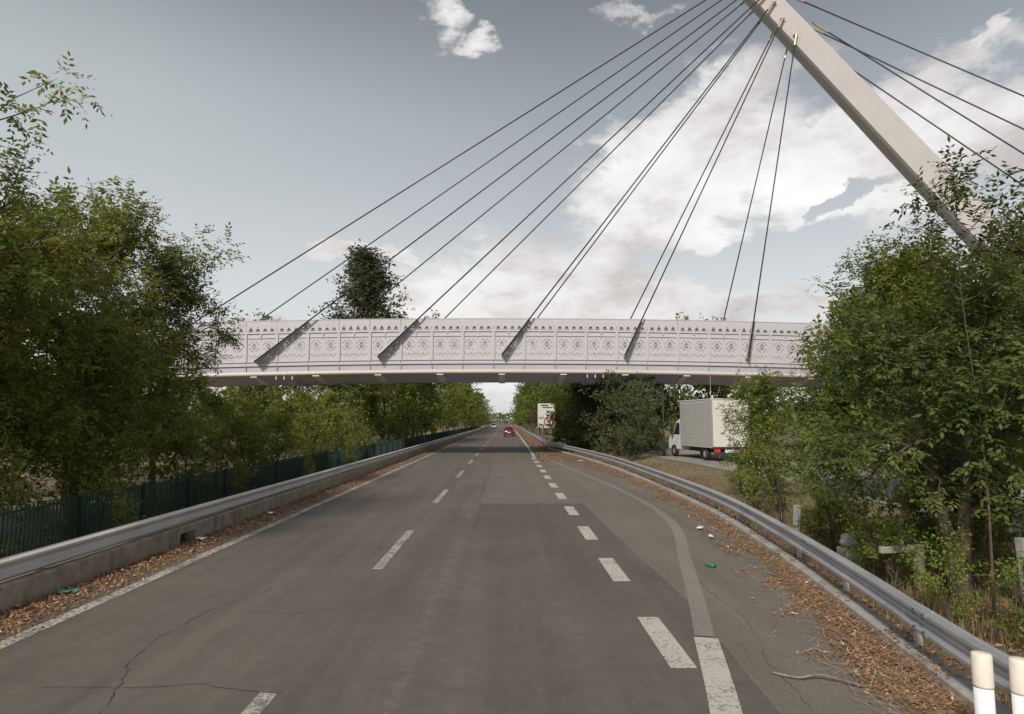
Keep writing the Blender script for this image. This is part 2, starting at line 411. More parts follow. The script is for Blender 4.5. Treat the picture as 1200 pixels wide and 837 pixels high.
# ------------------------------------------------------------------ litter and grass (stuff)
rng = np.random.default_rng(11)
def scatter_leaves(name, pts, z, smin, smax, mat, lift=.03, aspect=.4):
    n = len(pts); s = rng.uniform(smin, smax, n); a = rng.uniform(0, 2 * np.pi, n)
    d = np.stack([np.cos(a), np.sin(a), rng.normal(0, .35, n)], 1); e = np.stack([-np.sin(a), np.cos(a), rng.normal(0, .4, n)], 1)
    c = np.stack([pts[:, 0], pts[:, 1], z + rng.uniform(.006, lift, n)], 1)
    v = np.stack([c - d * s[:, None] * .5, c + e * s[:, None] * aspect * .5, c + d * s[:, None] * .5, c - e * s[:, None] * aspect * .5], 1).reshape(-1, 3)
    v[:, 2] = np.maximum(v[:, 2], np.repeat(z, 4) + .004 if isinstance(z, np.ndarray) else z + .004)
    f = np.arange(4 * n).reshape(-1, 4)
    return tag(link(name, np_mesh(name, v, f), mat), kind='stuff')
def y_sample(n, a, b, p=2.0): return a + (b - a) * rng.uniform(0, 1, n) ** p
yl = y_sample(38000, 4, 130, 2.4); xl = -6.58 + np.abs(rng.normal(0, .42, len(yl)))
pl = np.stack([xl, yl], 1); pl = pl[(xl < -5.55)]
scatter_leaves('left_leaf_litter', pl, .0, .03, .075, M['litter'], .04)
rx = np.interp(np.arange(-6, 330, .1), [p[1] for p in rail], [p[0] for p in rail])
def railx(y): return np.interp(y, np.arange(-6, 330, .1), rx)
yr = y_sample(60000, 3, 70, 2.0); e0_ = np.interp(yr, [p[1] for p in le], [p[0] for p in le])
tt_ = rng.beta(1.5, 1.1, len(yr)); xr_ = e0_ - .25 + (railx(yr) + .55 - e0_) * tt_
patch = np.sin(xr_ * 5.1 + 2 * np.sin(yr * 1.3)) + np.sin(yr * 2.9 + xr_ * 2) + .8 * np.sin(yr * 6.1 - xr_ * 7)
keep = patch + rng.normal(0, .5, len(yr)) > 1.6 - 3.6 * np.clip(tt_ * 1.25, 0, 1); xr_, yr = xr_[keep], yr[keep]
scatter_leaves('right_leaf_litter', np.stack([xr_, yr], 1), .0, .02, .065, M['litter'], .045)
yk = y_sample(2600, 4, 40, 1.7); kk = np.sin(yk * 1.1) + np.sin(yk * 2.7 + 2) > .3; yk = yk[kk]
scatter_leaves('kerb_leaf_litter', np.stack([railx(yk) + rng.normal(0, .07, len(yk)), yk], 1), .1, .025, .07, M['litter'], .03)
yr = y_sample(5000, 40, 200, 1.5); xr_ = rng.uniform(2.2, 3.7, len(yr))
scatter_leaves('far_leaf_litter', np.stack([xr_, yr], 1), .0, .08, .16, M['litter'], .05)
def blades(name, pts, z, hmin, hmax, w, mat, lean=.35, flat=False):
    n = len(pts); h = rng.uniform(hmin, hmax, n); a = rng.uniform(0, 2 * np.pi, n); b_ = rng.uniform(0, 2 * np.pi, n)
    side = np.stack([np.cos(a), np.sin(a), np.zeros(n)], 1) * w
    l = np.abs(rng.normal(0, lean, n)); dirv = np.stack([np.cos(b_) * l, np.sin(b_) * l, np.ones(n)], 1)
    if flat: dirv = np.stack([np.cos(b_), np.sin(b_), rng.uniform(.02, .2, n)], 1)
    dirv /= np.linalg.norm(dirv, axis=1)[:, None]
    c = np.stack([pts[:, 0], pts[:, 1], np.broadcast_to(z, (n,))], 1)
    mid = c + dirv * h[:, None] * .55; tip = c + dirv * h[:, None]; tip[:, 2] -= (0 if flat else 1) * h * l * .3
    v = np.stack([c - side, c + side, mid + side * .8, mid - side * .8, tip], 1).reshape(-1, 3)
    k = np.arange(n) * 5
    f = np.concatenate([np.stack([k, k + 1, k + 2], 1), np.stack([k, k + 2, k + 3], 1), np.stack([k + 3, k + 2, k + 4], 1)])
    return tag(link(name, np_mesh(name, v, f), mat), kind='stuff')
ys_ = y_sample(9000, 4.3, 34, 1.7); xe = np.interp(ys_, [p[1] for p in le], [p[0] for p in le]); xs_ = xe + (railx(ys_) + .2 - xe) * rng.beta(2.5, 1.6, len(ys_))
blades('dry_straw', np.stack([xs_, ys_], 1), .03,   .1, .42, .0026, M['straw'], flat=True)
yg = y_sample(30000, 4.5, 60, 1.7); xg = railx(yg) + .12 + np.abs(rng.gamma(1.8, .8, len(yg)))
ok = xg < 9.3 + 0 * yg; xg, yg = xg[ok], yg[ok]
dens = np.sin(xg * 2.1 + 1.3 * np.sin(yg * .9)) + np.sin(yg * 1.7) + rng.normal(0, .7, len(xg)); ok = dens > -.6; xg, yg = xg[ok], yg[ok]
blades('dry_grass', np.stack([xg, yg], 1), np.maximum(gh(xg, yg), -.006), .06, .28, .0055, M['drygrass'])
yg = y_sample(16000, 5, 60, 1.5); xg = -6.95 - rng.gamma(1.5, .8, len(yg))
blades('left_dry_grass', np.stack([xg, yg], 1), gh(xg, yg), .1, .4, .007, M['drygrass'])
yg = rng.uniform(5, 60, 9000); xg = railx(yg) + rng.uniform(.2, 2.4, len(yg))
scatter_leaves('verge_leaf_litter', np.stack([xg, yg], 1), np.maximum(gh(xg, yg), -.005), .04, .1, M['litter'], .06)

# ------------------------------------------------------------------ guardrails, kerb, wall
def wprof(zt, face):
    # face = -1 : corrugated face towards negative offset (left of travel)
    z = [0, .02, .05, .085, .105, .125, .155, .19, .21, .24, .27, .292, .31]
    o_ = [.0, .012, .075, .078, .045, .015, .0, .015, .045, .078, .075, .012, .0]
    a = [(face * o_[i], zt - .31 + z[i]) for i in range(len(z))]
    b = [(face * (o_[i] - .006) , zt - .31 + z[i]) for i in range(len(z))][::-1]
    b[0] = (b[0][0], b[0][1] - .003); b[-1] = (b[-1][0], b[-1][1] + .003)
    return a + b
g = empty('guardrail', (4.0, 5.1, 0), 0, 'galvanised steel guardrail curving along the right verge in front of the trees', 'guardrail')
inv = Matrix.Translation((-4.0, -5.1, 0))
bm = bmesh.new(); sweep(bm, rail, wprof(.63, -1)); bmesh.ops.transform(bm, matrix=inv, verts=bm.verts)
obj('beam', bm, M['galv'], g)
pp = resample([Vector((a, b, 0)) for a, b in rail if b < 180], 2.2)
pm = None
for i, p in enumerate(pp[:85]):
    if pm is None:
        bm = bmesh.new(); box(bm, (.13, 0, .22), (.06, .09, .62), bev=.006); box(bm, (.05, 0, .47), (.1, .07, .14), bev=.004)
        pm = bpy.data.meshes.new('post'); bm.to_mesh(pm); bm.free(); pm.materials.append(M['galv_dull'])
    q = pp[min(i + 1, len(pp) - 1)] - pp[max(i - 1, 0)]
    o = link('post', pm, None, g); o.location = (p.x - 4.0, p.y - 5.1, 0); o.rotation_euler = (0, 0, math.atan2(q.y, q.x) - math.pi / 2)
bm = bmesh.new(); box(bm, (0, 0, 0), (.02, .03, .018), bev=.004); bom = bpy.data.meshes.new('bolt'); bm.to_mesh(bom); bm.free(); bom.materials.append(M['bolt'])
for yb in [4.9, 6.55, 6.75, 10.4, 10.55, 14.6, 14.8, 19, 23.2]:
    xb = float(railx(yb))
    for dz in (.37, .41, .54, .58): o = link('bolt', bom, None, g); o.location = (xb - .079 - 4.0, yb - 5.1, dz)

bm = bmesh.new(); bm.free()
for yb in [6.65, 10.5, 14.7, 19, 23.2, 27.5, 31.8]:
    seg_ = [(float(railx(q)), q) for q in (yb - .17, yb - .06, yb + .06, yb + .17)]
    bm = bmesh.new(); sweep(bm, seg_, [(o_ - .004, z_ + (.003 if z_ > .5 else -.003)) for o_, z_ in wprof(.63, -1)]); bmesh.ops.transform(bm, matrix=inv, verts=bm.verts); obj('lap_joint', bm, M['galv'], g)
bm = bmesh.new(); kp = [(float(railx(y)) + .02 + .03 * math.sin(y * .31), y) for y in np.arange(-6, 58, 1.05)]
sweep(bm, kp, [(-.12, -.05), (-.12, .085), (-.09, .11), (.09, .11), (.12, .085), (.12, -.05)])
for v in bm.verts:
    if v.co.z > 0: v.co.z += rnd.uniform(-.012, .004)
tag(obj('kerb', bm, M['kerb']), kind='structure')

lp = [(-6.78, y) for y in np.arange(-20, 331, 5)]
w = empty('roadside_wall', (-6.78, 10, 0), 0, 'low stained concrete wall along the left edge of the road under the steel rail', 'wall')
bm = bmesh.new()
def wallseg(y0, y1, z0=-.05, z1=.34):
    prism(bm, [(-.2, z0), (-.2, z1), (.12, z1), (.15, z1 - .03), (.15, z0)], 'y', y0 - 10, y1 - 10)
wallseg(-20, 13.35); wallseg(14.0, 330); wallseg(13.35, 14.0, .2, .34)
obj('wall_body', bm, M['concrete'], w)
bm = bmesh.new(); box(bm, (-.1, 3.68, .08), (.05, .66, .26)); obj('drain_recess', bm, M['crack'], w)
g2 = empty('guardrail', (-6.78, 10, 0), 0, 'weathered steel guardrail on top of the concrete wall along the left side', 'guardrail')
bm = bmesh.new(); sweep(bm, lp, wprof(.66, 1)); bmesh.ops.translate(bm, vec=(6.78, -10, 0), verts=bm.verts)
obj('beam', bm, M['galv_dull'], g2)
bm = bmesh.new(); box(bm, (-.09, 0, .48), (.06, .08, .28), bev=.005)
pm2 = bpy.data.meshes.new('post'); bm.to_mesh(pm2); bm.free(); pm2.materials.append(M['galv_dull'])
for k in range(60): o = link('post', pm2, None, g2); o.location = (0, -8 + 2.5 * k, 0)

# ------------------------------------------------------------------ green fence
fx = -7.95
fr = empty('fence', (fx, 5, 0), 0, 'dark green vertical bar metal fence in front of the trees on the left', 'fence')
bm = bmesh.new()
for k in range(21): box(bm, (0, .05 + k * .0955, .58), (.022, .03, 1.08))
box(bm, (.004, 1, .16), (.018, 1.98, .035)); box(bm, (.004, 1, 1.04), (.018, 1.98, .035))
fm = bpy.data.meshes.new('bar_panel'); bm.to_mesh(fm); bm.free(); fm.materials.append(M['fence'])
bm = bmesh.new(); box(bm, (0, 0, .56), (.07, .07, 1.22), bev=.006)
fp = bpy.data.meshes.new('post'); bm.to_mesh(fp); bm.free(); fp.materials.append(M['fence'])
for k in range(95):
    o = link('bar_panel', fm, None, fr); o.location = (0, -3 + 2.04 * k + .04, 0)
    o = link('post', fp, None, fr); o.location = (.05, -3 + 2.04 * k, 0)

# ------------------------------------------------------------------ trees
def skeleton(rs, H, Rc, th, nl, prof, wood_r, stems=1, sec=7, tw=6, up=.35, lean=(0, 0)):
    """returns wood polylines [(pts, radii)] and twig arrays"""
    wood = []; T0 = []; TD = []
    def rdir():
        v = rs.normal(size=3); return v / np.linalg.norm(v)
    for s in range(stems):
        n = 9; sp = .0 if stems == 1 else .25
        a = rs.uniform(0, 2 * math.pi); dx, dy = (math.cos(a) * sp * Rc, math.sin(a) * sp * Rc) if stems > 1 else (0, 0)
        hh = H * (1 if s == 0 else rs.uniform(.7, .95))
        ph1, ph2 = rs.uniform(0, 6, 2)
        def tp(t):
            return np.array([dx * t + lean[0] * t + .035 * H * math.sin(ph1 + t * 5) * t, dy * t + lean[1] * t + .035 * H * math.sin(ph2 + t * 4.3) * t, t * hh * .96])
        pts = [tp(i / (n - 1)) for i in range(n)]; pts[0] = np.array([0, 0, -.25]) + (rs.normal(size=3) * np.array([.05, .05, 0]) if s else 0)
        rad = [wood_r * (1 - .93 * (i / (n - 1)) ** .8) * (1.25 if i == 0 else 1) for i in range(n)]
        wood.append((pts, rad, 7))
        t0 = th / hh
        for k in range(nl // stems):
            q = (k + rs.uniform(0, 1)) / (nl // stems); t = t0 + (1 - t0) * q * .97
            st = tp(t); az = k * 2.4 + rs.uniform(-.6, .6)
            pr_ = prof(q); L = max(.25 * Rc, Rc * pr_ * rs.uniform(.75, 1.15))
            el = up + .9 * q + rs.uniform(-.15, .25)
            d = np.array([math.cos(az) * math.cos(el), math.sin(az) * math.cos(el), math.sin(el)])
            pl_ = [st]; cur = d.copy()
            for j in range(5):
                cur = cur + rs.normal(size=3) * .16 + np.array([0, 0, .06 - .05 * j]); cur /= np.linalg.norm(cur)
                pl_.append(pl_[-1] + cur * L / 5)
            r0 = wood_r * (1 - .9 * t) * .5 + .006
            wood.append((pl_, [r0 * (1 - .17 * j) for j in range(6)], 5))
            pa = np.array(pl_)
            for m_ in range(sec):
                u = rs.uniform(.2, 1) ** .8 * 4.999; j = int(u); p0 = pa[j] + (pa[j + 1] - pa[j]) * (u - j)
                d2 = d * .7 + rdir() * .9 + np.array([0, 0, .25]); d2 /= np.linalg.norm(d2)
                L2 = L * rs.uniform(.22, .45) + .15
                p1 = p0 + d2 * L2 * .5; d3 = d2 + rdir() * .35; d3 /= np.linalg.norm(d3); p2 = p1 + d3 * L2 * .5
                wood.append(([p0, p1, p2], [r0 * .35 + .003, r0 * .22 + .002, .003], 3))
                for w_ in range(tw):
                    f = rs.uniform(.15, 1.05); b0 = p0 + (p1 - p0) * min(1, f * 2) + (p2 - p1) * max(0, f * 2 - 1)
                    d4 = d3 * .6 + rdir() * .95 + np.array([0, 0, .1]); d4 /= np.linalg.norm(d4)
                    T0.append(b0); TD.append(d4)
    return wood, np.array(T0), np.array(TD)
def wood_mesh(name, wood, mat):
    V = []; F3 = []; base = 0
    for pts, rad, seg in wood:
        pts = np.array(pts); n = len(pts); ang = np.arange(seg) * 2 * math.pi / seg
        d = np.gradient(pts, axis=0); d /= np.linalg.norm(d, axis=1)[:, None] + 1e-9
        ref = np.array([1, 0, 0]) if abs(d[0][2]) > .8 else np.array([0, 0, 1])
        a = np.cross(d, ref); a /= np.linalg.norm(a, axis=1)[:, None] + 1e-9; b_ = np.cross(a, d)
        ring = pts[:, None, :] + (a[:, None, :] * np.cos(ang)[None, :, None] + b_[:, None, :] * np.sin(ang)[None, :, None]) * np.array(rad)[:, None, None]
        V.append(ring.reshape(-1, 3))
        i = np.arange(n - 1)[:, None] * seg; k = np.arange(seg)[None, :]; k2 = (k + 1) % seg
        F3.append(np.stack([base + i + k, base + i + k2, base + i + seg + k2, base + i + seg + k], 2).reshape(-1, 4)); base += n * seg
    me = np_mesh(name, np.concatenate(V), np.concatenate(F3)); me.materials.append(mat)
    me.polygons.foreach_set('use_smooth', [True] * len(me.polygons)); return me
def leaf_mesh(name, rs, T0, TD, tl, per, style, size, mat, droop=.25):
    n = len(T0); TL = rs.uniform(tl * .6, tl * 1.3, n)
    k = per; f = rs.uniform(.1, 1.05, (n, k)); base = T0[:, None] + TD[:, None] * (f * TL[:, None])[..., None]
    rd = rs.normal(size=(n, k, 3)); rd /= np.linalg.norm(rd, axis=2)[..., None]
    ax = TD[:, None] * .55 + rd * .8; ax[..., 2] -= droop; ax /= np.linalg.norm(ax, axis=2)[..., None]
    base = base.reshape(-1, 3); ax = ax.reshape(-1, 3); m_ = len(base)
    if style == 'pinnate':
        q = 7; Lr = size * 3.0 * rs.uniform(.7, 1.2, m_)
        side = np.cross(ax, np.array([0, 0, 1.])); side /= np.linalg.norm(side, axis=1)[:, None] + 1e-6
        tt = np.array([.3, .3, .55, .55, .8, .8, 1.0]); sg = np.array([1, -1, 1, -1, 1, -1, 0.])
        p = base[:, None] + ax[:, None] * (tt[None] * Lr[:, None])[..., None]
        d = ax[:, None] * .6 + side[:, None] * sg[None, :, None] * .85 + rs.normal(size=(m_, q, 3)) * .18; d[..., 2] -= .15
        p = p.reshape(-1, 3); d = d.reshape(-1, 3)
        nr = np.repeat(np.cross(side, ax), q, 0) + rs.normal(size=(m_ * q, 3)) * .35
    else:
        p = base; d = ax; nr = rs.normal(size=(m_, 3)) + np.array([0, 0, .8])
    d /= np.linalg.norm(d, axis=1)[:, None]
    w = np.cross(nr, d); w /= np.linalg.norm(w, axis=1)[:, None] + 1e-6
    L = size * rs.uniform(.5, 1.35, len(p)); W = L * (.42 if style == 'pinnate' else .55)
    v = np.stack([p, p + d * (L * .5)[:, None] + w * (W * .5)[:, None], p + d * L[:, None], p + d * (L * .45)[:, None] - w * (W * .5)[:, None]], 1).reshape(-1, 3)
    me = np_mesh(name, v, np.arange(len(v)).reshape(-1, 4)); me.materials.append(mat); return me
PROF = {
    'round': lambda q: math.sin(math.pi * min(1, .18 + .82 * q)) ** .6 * .95 + .12,
    'cone': lambda q: (1 - q) ** .7 * .95 + .12,
    'vase': lambda q: .55 + .5 * math.sin(math.pi * (q * .75)) - .35 * max(0, q - .7),
    'oval': lambda q: .3 + .7 * math.sin(math.pi * (.12 + .8 * q)),
}
def tree_meshes(seed, H, Rc, th=1.5, nl=20, prof='round', wood_r=.12, stems=1, sec=7, tw=6, per=4, tl=.32, style='pinnate', size=.125, leaf='leaf_olive', bark='bark', up=.3, lean=(0, 0)):
    rs = np.random.default_rng(seed)
    wood, T0, TD = skeleton(rs, H, Rc, th, nl, PROF[prof], wood_r, stems, sec, tw, up, lean)
    return wood_mesh('trunk', wood, M[bark]), leaf_mesh('crown', rs, T0, TD, tl, per, style, size, M[leaf])
def place_tree(name, meshes, x, y, label, cat='tree', group=None, rz=0, s=1, z=None, mat=None, sz=None):
    z = float(gh(x, y)) if z is None else z
    r = empty(name, (x, y, z), rz, label, cat, group)
    r.scale = (s, s, s if sz is None else sz)
    a = link('trunk', meshes[0], None, r); b_ = link('crown', meshes[1], None, r)
    if mat: b_.material_slots[0].link = 'OBJECT'; b_.material_slots[0].material = M[mat]
    return r
GL = 'trees beyond the fence on the left'; GR = 'trees beside the side road on the right'
# near left, each its own mesh
NL = [
 ((-11.9, 9.8), dict(seed=1, H=8.9, Rc=3.9, th=2.2, nl=34, sec=10, tw=7, per=4, wood_r=.15, leaf='leaf_olive'), 'nearest olive tree at the left picture edge whose top branches reach high into the sky'),
 ((-12.4, 14.0), dict(seed=2, H=5.6, Rc=3.3, th=1.2, nl=26, sec=9, tw=6, per=4, leaf='leaf_yellow', prof='vase'), 'broad yellow-green tree behind the fence, lower than the bare-topped one at the left edge'),
 ((-12.1, 18.0), dict(seed=3, H=8.2, Rc=3.3, th=1.6, nl=30, sec=8, tw=6, per=4, prof='round', stems=2, wood_r=.13, leaf='leaf_olive', bark='bark_pale'), 'tallest peaked olive tree left of the footbridge with a forked trunk behind the fence'),
 ((-11.2, 20.6), dict(seed=4, H=7.0, Rc=1.9, th=1.5, nl=24, sec=8, tw=6, per=4, prof='vase', leaf='leaf_olive', bark='bark_pale'), 'slim olive tree whose crown hides the left end of the footbridge'),
 ((-10.3, 15.6), dict(seed=5, H=4.4, Rc=2.0, th=.7, nl=20, sec=6, tw=6, per=4, stems=2, leaf='leaf_yellow', wood_r=.08), 'low yellow-green tree close behind the fence in front of the peaked olive tree'),
 ((-14.8, 19.5), dict(seed=6, H=7.4, Rc=3.2, th=1.0, nl=24, sec=8, tw=6, per=4, leaf='leaf_green'), 'green tree set back behind the forked olive tree'),
 ((-10.6, 12.2), dict(seed=7, H=4.3, Rc=2.2, th=.6, nl=20, sec=7, tw=6, per=4, stems=2, leaf='leaf_green', wood_r=.07), 'low bushy green tree behind the nearest stretch of green fence'),
]
for (x, y), kw, lab in NL: place_tree('tree', tree_meshes(**kw), x, y, lab, group=GL)
# library for the rows
LIB = [tree_meshes(21, 7.6, 2.6, 1.0, 22, 'round', .12, 1, 7, 5, 4, .5, 'simple', .27, 'leaf_olive'),
       tree_meshes(22, 7.6, 2.4, .8, 22, 'vase', .12, 2, 7, 5, 4, .5, 'simple', .27, 'leaf_olive'),
       tree_meshes(23, 7.6, 2.9, .7, 24, 'oval', .12, 2, 7, 5, 4, .5, 'simple', .27, 'leaf_olive'),
       tree_meshes(24, 7.6, 2.2, 1.2, 20, 'cone', .12, 1, 7, 5, 4, .5, 'simple', .26, 'leaf_olive')]
SH = [tree_meshes(31, 1.9, 1.2, .1, 16, 'round', .03, 3, 6, 5, 4, .25, 'simple', .11, 'leaf_green', up=.35),
      tree_meshes(32, 1.9, 1.1, .1, 16, 'vase', .03, 3, 6, 5, 4, .25, 'simple', .1, 'leaf_green', up=.35)]
LZ = [max(v.co.z for v in m_[1].vertices) for m_ in LIB]
rn = random.Random(3)
ordn = ['first', 'second', 'third', 'fourth', 'fifth', 'sixth', 'seventh', 'eighth', 'ninth', 'tenth', 'eleventh', 'twelfth', 'thirteenth', 'fourteenth', 'fifteenth', 'sixteenth', 'seventeenth', 'eighteenth', 'nineteenth', 'twentieth', 'twenty-first', 'twenty-second', 'twenty-third', 'twenty-fourth', 'twenty-fifth', 'twenty-sixth', 'twenty-seventh', 'twenty-eighth', 'twenty-ninth', 'thirtieth', 'thirty-first', 'thirty-second', 'thirty-third', 'thirty-fourth', 'thirty-fifth']
leafs = [('leaf_olive', 'olive'), ('leaf_yellow', 'yellowish green'), ('leaf_green', 'mid green'), ('leaf_olive', 'olive'), ('leaf_yellow', 'yellowish green')]
y = 24.6; k = 0
while y < 215:
    lf, ln = leafs[(k * 3 + k // 4) % 5]
    h = (3.6 + (y - 24) * .05 if y < 44 else 4.6 if y < 55 else 8.2 if y < 62 else rn.uniform(8.6, 10.6)); 
    x = -10.4 - rn.uniform(0, .9) - (0.4 if y < 50 else 0) + (.8 if y > 90 else 0)
    side = 'before' if y < 44 else 'beyond'
    if y < 55: h *= 7.6 / LZ[k % 4] * 1.03
    place_tree('tree', LIB[k % 4], x, y, f'{ln} tree {side} the bridge, {ordn[k]} in the row behind the left fence', group=GL, rz=rn.uniform(0, 6.2), s=h / 7.6 * rn.uniform(.95, 1.1), sz=h / 7.6, mat=lf)
    y += rn.uniform(3.4, 4.4) * (1 if y < 80 else 2.1); k += 1
# second row left
for j, (x, y, h, lf) in enumerate([(-15.5, 12, 5.6, 'leaf_green'), (-15.8, 24.5, 6.6, 'leaf_deep'), (-16.2, 28, 6.3, 'leaf_green'), (-14.5, 33, 3.4, 'leaf_olive'), (-14.6, 40, 3.8, 'leaf_green'), (-15, 47, 3.6, 'leaf_green'), (-15.2, 57.5, 8.6, 'leaf_deep'), (-19, 17, 6.6, 'leaf_green'), (-20.5, 26, 8.2, 'leaf_olive')]):
    place_tree('tree', LIB[(j + 1) % 4], x, y, ['short green tree deep behind the nearest fence stretch', 'dark green tree in the back row behind the slim olive tree', 'green back-row tree just before the left bridge end', 'olive back-row tree next to the left bridge end', 'green back-row tree standing beside the hidden bridge end', 'green back-row tree first beyond the footbridge', 'dark back-row tree second beyond the footbridge', 'green tree farthest back at the left edge of the picture', 'olive tree farthest back behind the peaked tree'][j], group=GL, rz=j * 1.3, s=h / 7.6, mat=lf)
for j, (x, y, h) in enumerate([(-18.5, 59, 9), (-21, 70, 9.5), (-24, 58, 9), (-16.5, 74, 9), (-27, 68, 10), (-18, 84, 9.5), (-20, 33, 4.4), (-24, 38, 5.0), (-19.5, 41, 4.9), (-26, 31, 4.6)]):
    place_tree('tree', LIB[j % 4], x, y, f'{("olive", "green")[j % 2]} tree deep in the left wood, {ordn[j]} glimpsed under the deck', group=GL, rz=j * 2.3, s=h / LZ[j % 4] * 1.1, sz=h / LZ[j % 4], mat=('leaf_olive', 'leaf_green')[j % 2])
# tall free-standing tree above the bridge
place_tree('tall_tree', tree_meshes(41, 19.0, 4.6, 4, 60, 'oval', .3, 1, 10, 7, 6, .9, 'simple', .27, 'leaf_grey', 'bark_pale', up=.55), -15.2, 67, 'tall rounded reddish-green tree rising alone above the footbridge on the left', group=GL, s=1.3, sz=1.0)
for j, (x, y, h) in enumerate([(-22, 60, 9.9), (-25, 64, 10.8), (-19.5, 78, 9.6)]):
    place_tree('tree', LIB[j], x, y, ['dark small-topped tree peeking over the left end of the parapet', 'dark tree peeking over the parapet next to the peaked olive tree', 'tree hidden low left of the tall free-standing tree'][j], group=GL, rz=j, s=h / 7.6, mat='leaf_deep')
# tall pair at the road's far end
place_tree('tree', LIB[2], -8.6, 135, 'tall dark tree standing over the far left of the road next to the sky gap', group=GL, s=1.75, sz=1.62, mat='leaf_green')
place_tree('tree', LIB[0], -8.2, 178, 'slimmer dark tree at the far left of the road in the sky gap', group=GL, s=1.3, sz=1.25, mat='leaf_green')
place_tree('tree', LIB[1], -7.6, 232, 'pale green roundish tree at the far end of the left row', group=GL, s=1.3, sz=1.1, mat='leaf_yellow')
# shrubs along the fence
k = 0; y = 9.5
shl = []
while y < 70:
    x = -9.0 - rn.uniform(0, .9); s = rn.uniform(.7, 1.35)
    shl.append((x, y, s)); y += rn.uniform(1.7, 2.6) * (1 if y < 35 else 1.8)
for k, (x, y, s) in enumerate(shl):
    place_tree('shrub', SH[k % 2], x, y, f'{("rounded green", "loose olive")[k % 2]} shrub behind the green fence, {ordn[k]} from the left picture edge', 'shrub', 'shrubs behind the green fence', rz=k * 1.9, s=s, mat=('leaf_green', 'leaf_olive')[k % 2])
# weeds that poke through / over in front of the fence
for k, (x, y, s, lab) in enumerate([(-7.45, 18.3, .42, 'pale green weed in front of the green fence nearest to the camera'), (-7.45, 24.5, .34, 'small pale weed in front of the green fence, middle of three'), (-7.45, 31, .45, 'pale weed in front of the green fence, farthest of three'), (-7.5, 12.9, .3, 'tiny weed between left guardrail and fence')]):
    place_tree('weed', SH[k % 2], x, y, lab, 'weed', 'weeds between rail and fence', rz=k, s=s, sz=s * 1.4, mat='leaf_green')

# ---- right side
NR = [
 ((6.35, 9.2), dict(seed=51, H=4.1, Rc=1.75, th=1.25, nl=28, sec=8, tw=6, per=3, prof='round', wood_r=.14, stems=2, leaf='leaf_deep', size=.1, tl=.3, up=.15), 'large dark-trunked tree behind the right guardrail with a dense deep green crown'),
 ((9.7, 9.8), dict(seed=52, H=6.2, Rc=2.1, th=.9, nl=28, sec=8, tw=6, per=3, prof='round', wood_r=.12, stems=2, leaf='leaf_deep', size=.1, tl=.3), 'dense deep green tree filling the right edge of the picture'),
 ((10.1, 16.3), dict(seed=53, H=6.2, Rc=2.1, th=1.3, nl=28, sec=8, tw=6, per=4, prof='round', wood_r=.09, stems=2, leaf='leaf_green', size=.115), 'mid green tree whose crown covers the right end of the footbridge'),
 ((11.2, 17.5), dict(seed=54, H=5.5, Rc=2.7, th=1.2, nl=26, sec=8, tw=6, per=4, prof='vase', wood_r=.09, stems=2, leaf='leaf_green', size=.115), 'green tree between the bridge-covering tree and the right picture edge'),
 ((7.75, 19.8), dict(seed=55, H=3.3, Rc=1.0, th=.5, nl=18, sec=7, tw=5, per=3, prof='vase', wood_r=.05, stems=2, leaf='leaf_green', size=.09, tl=.3), 'small loose tree behind the guardrail partly covering the rear of the truck'),
 ((6.0, 8.1), dict(seed=56, H=5.8, Rc=.75, th=4.1, nl=9, sec=4, tw=4, per=2, prof='round', wood_r=.022, leaf='leaf_deep', size=.085, tl=.2), 'thin sapling shoot rising above the right crown in front of the mast'),
]
for (x, y), kw, lab in NR: place_tree('tree' if 'sapling' not in lab else 'sapling', tree_meshes(**kw), x, y, lab, group=GR)
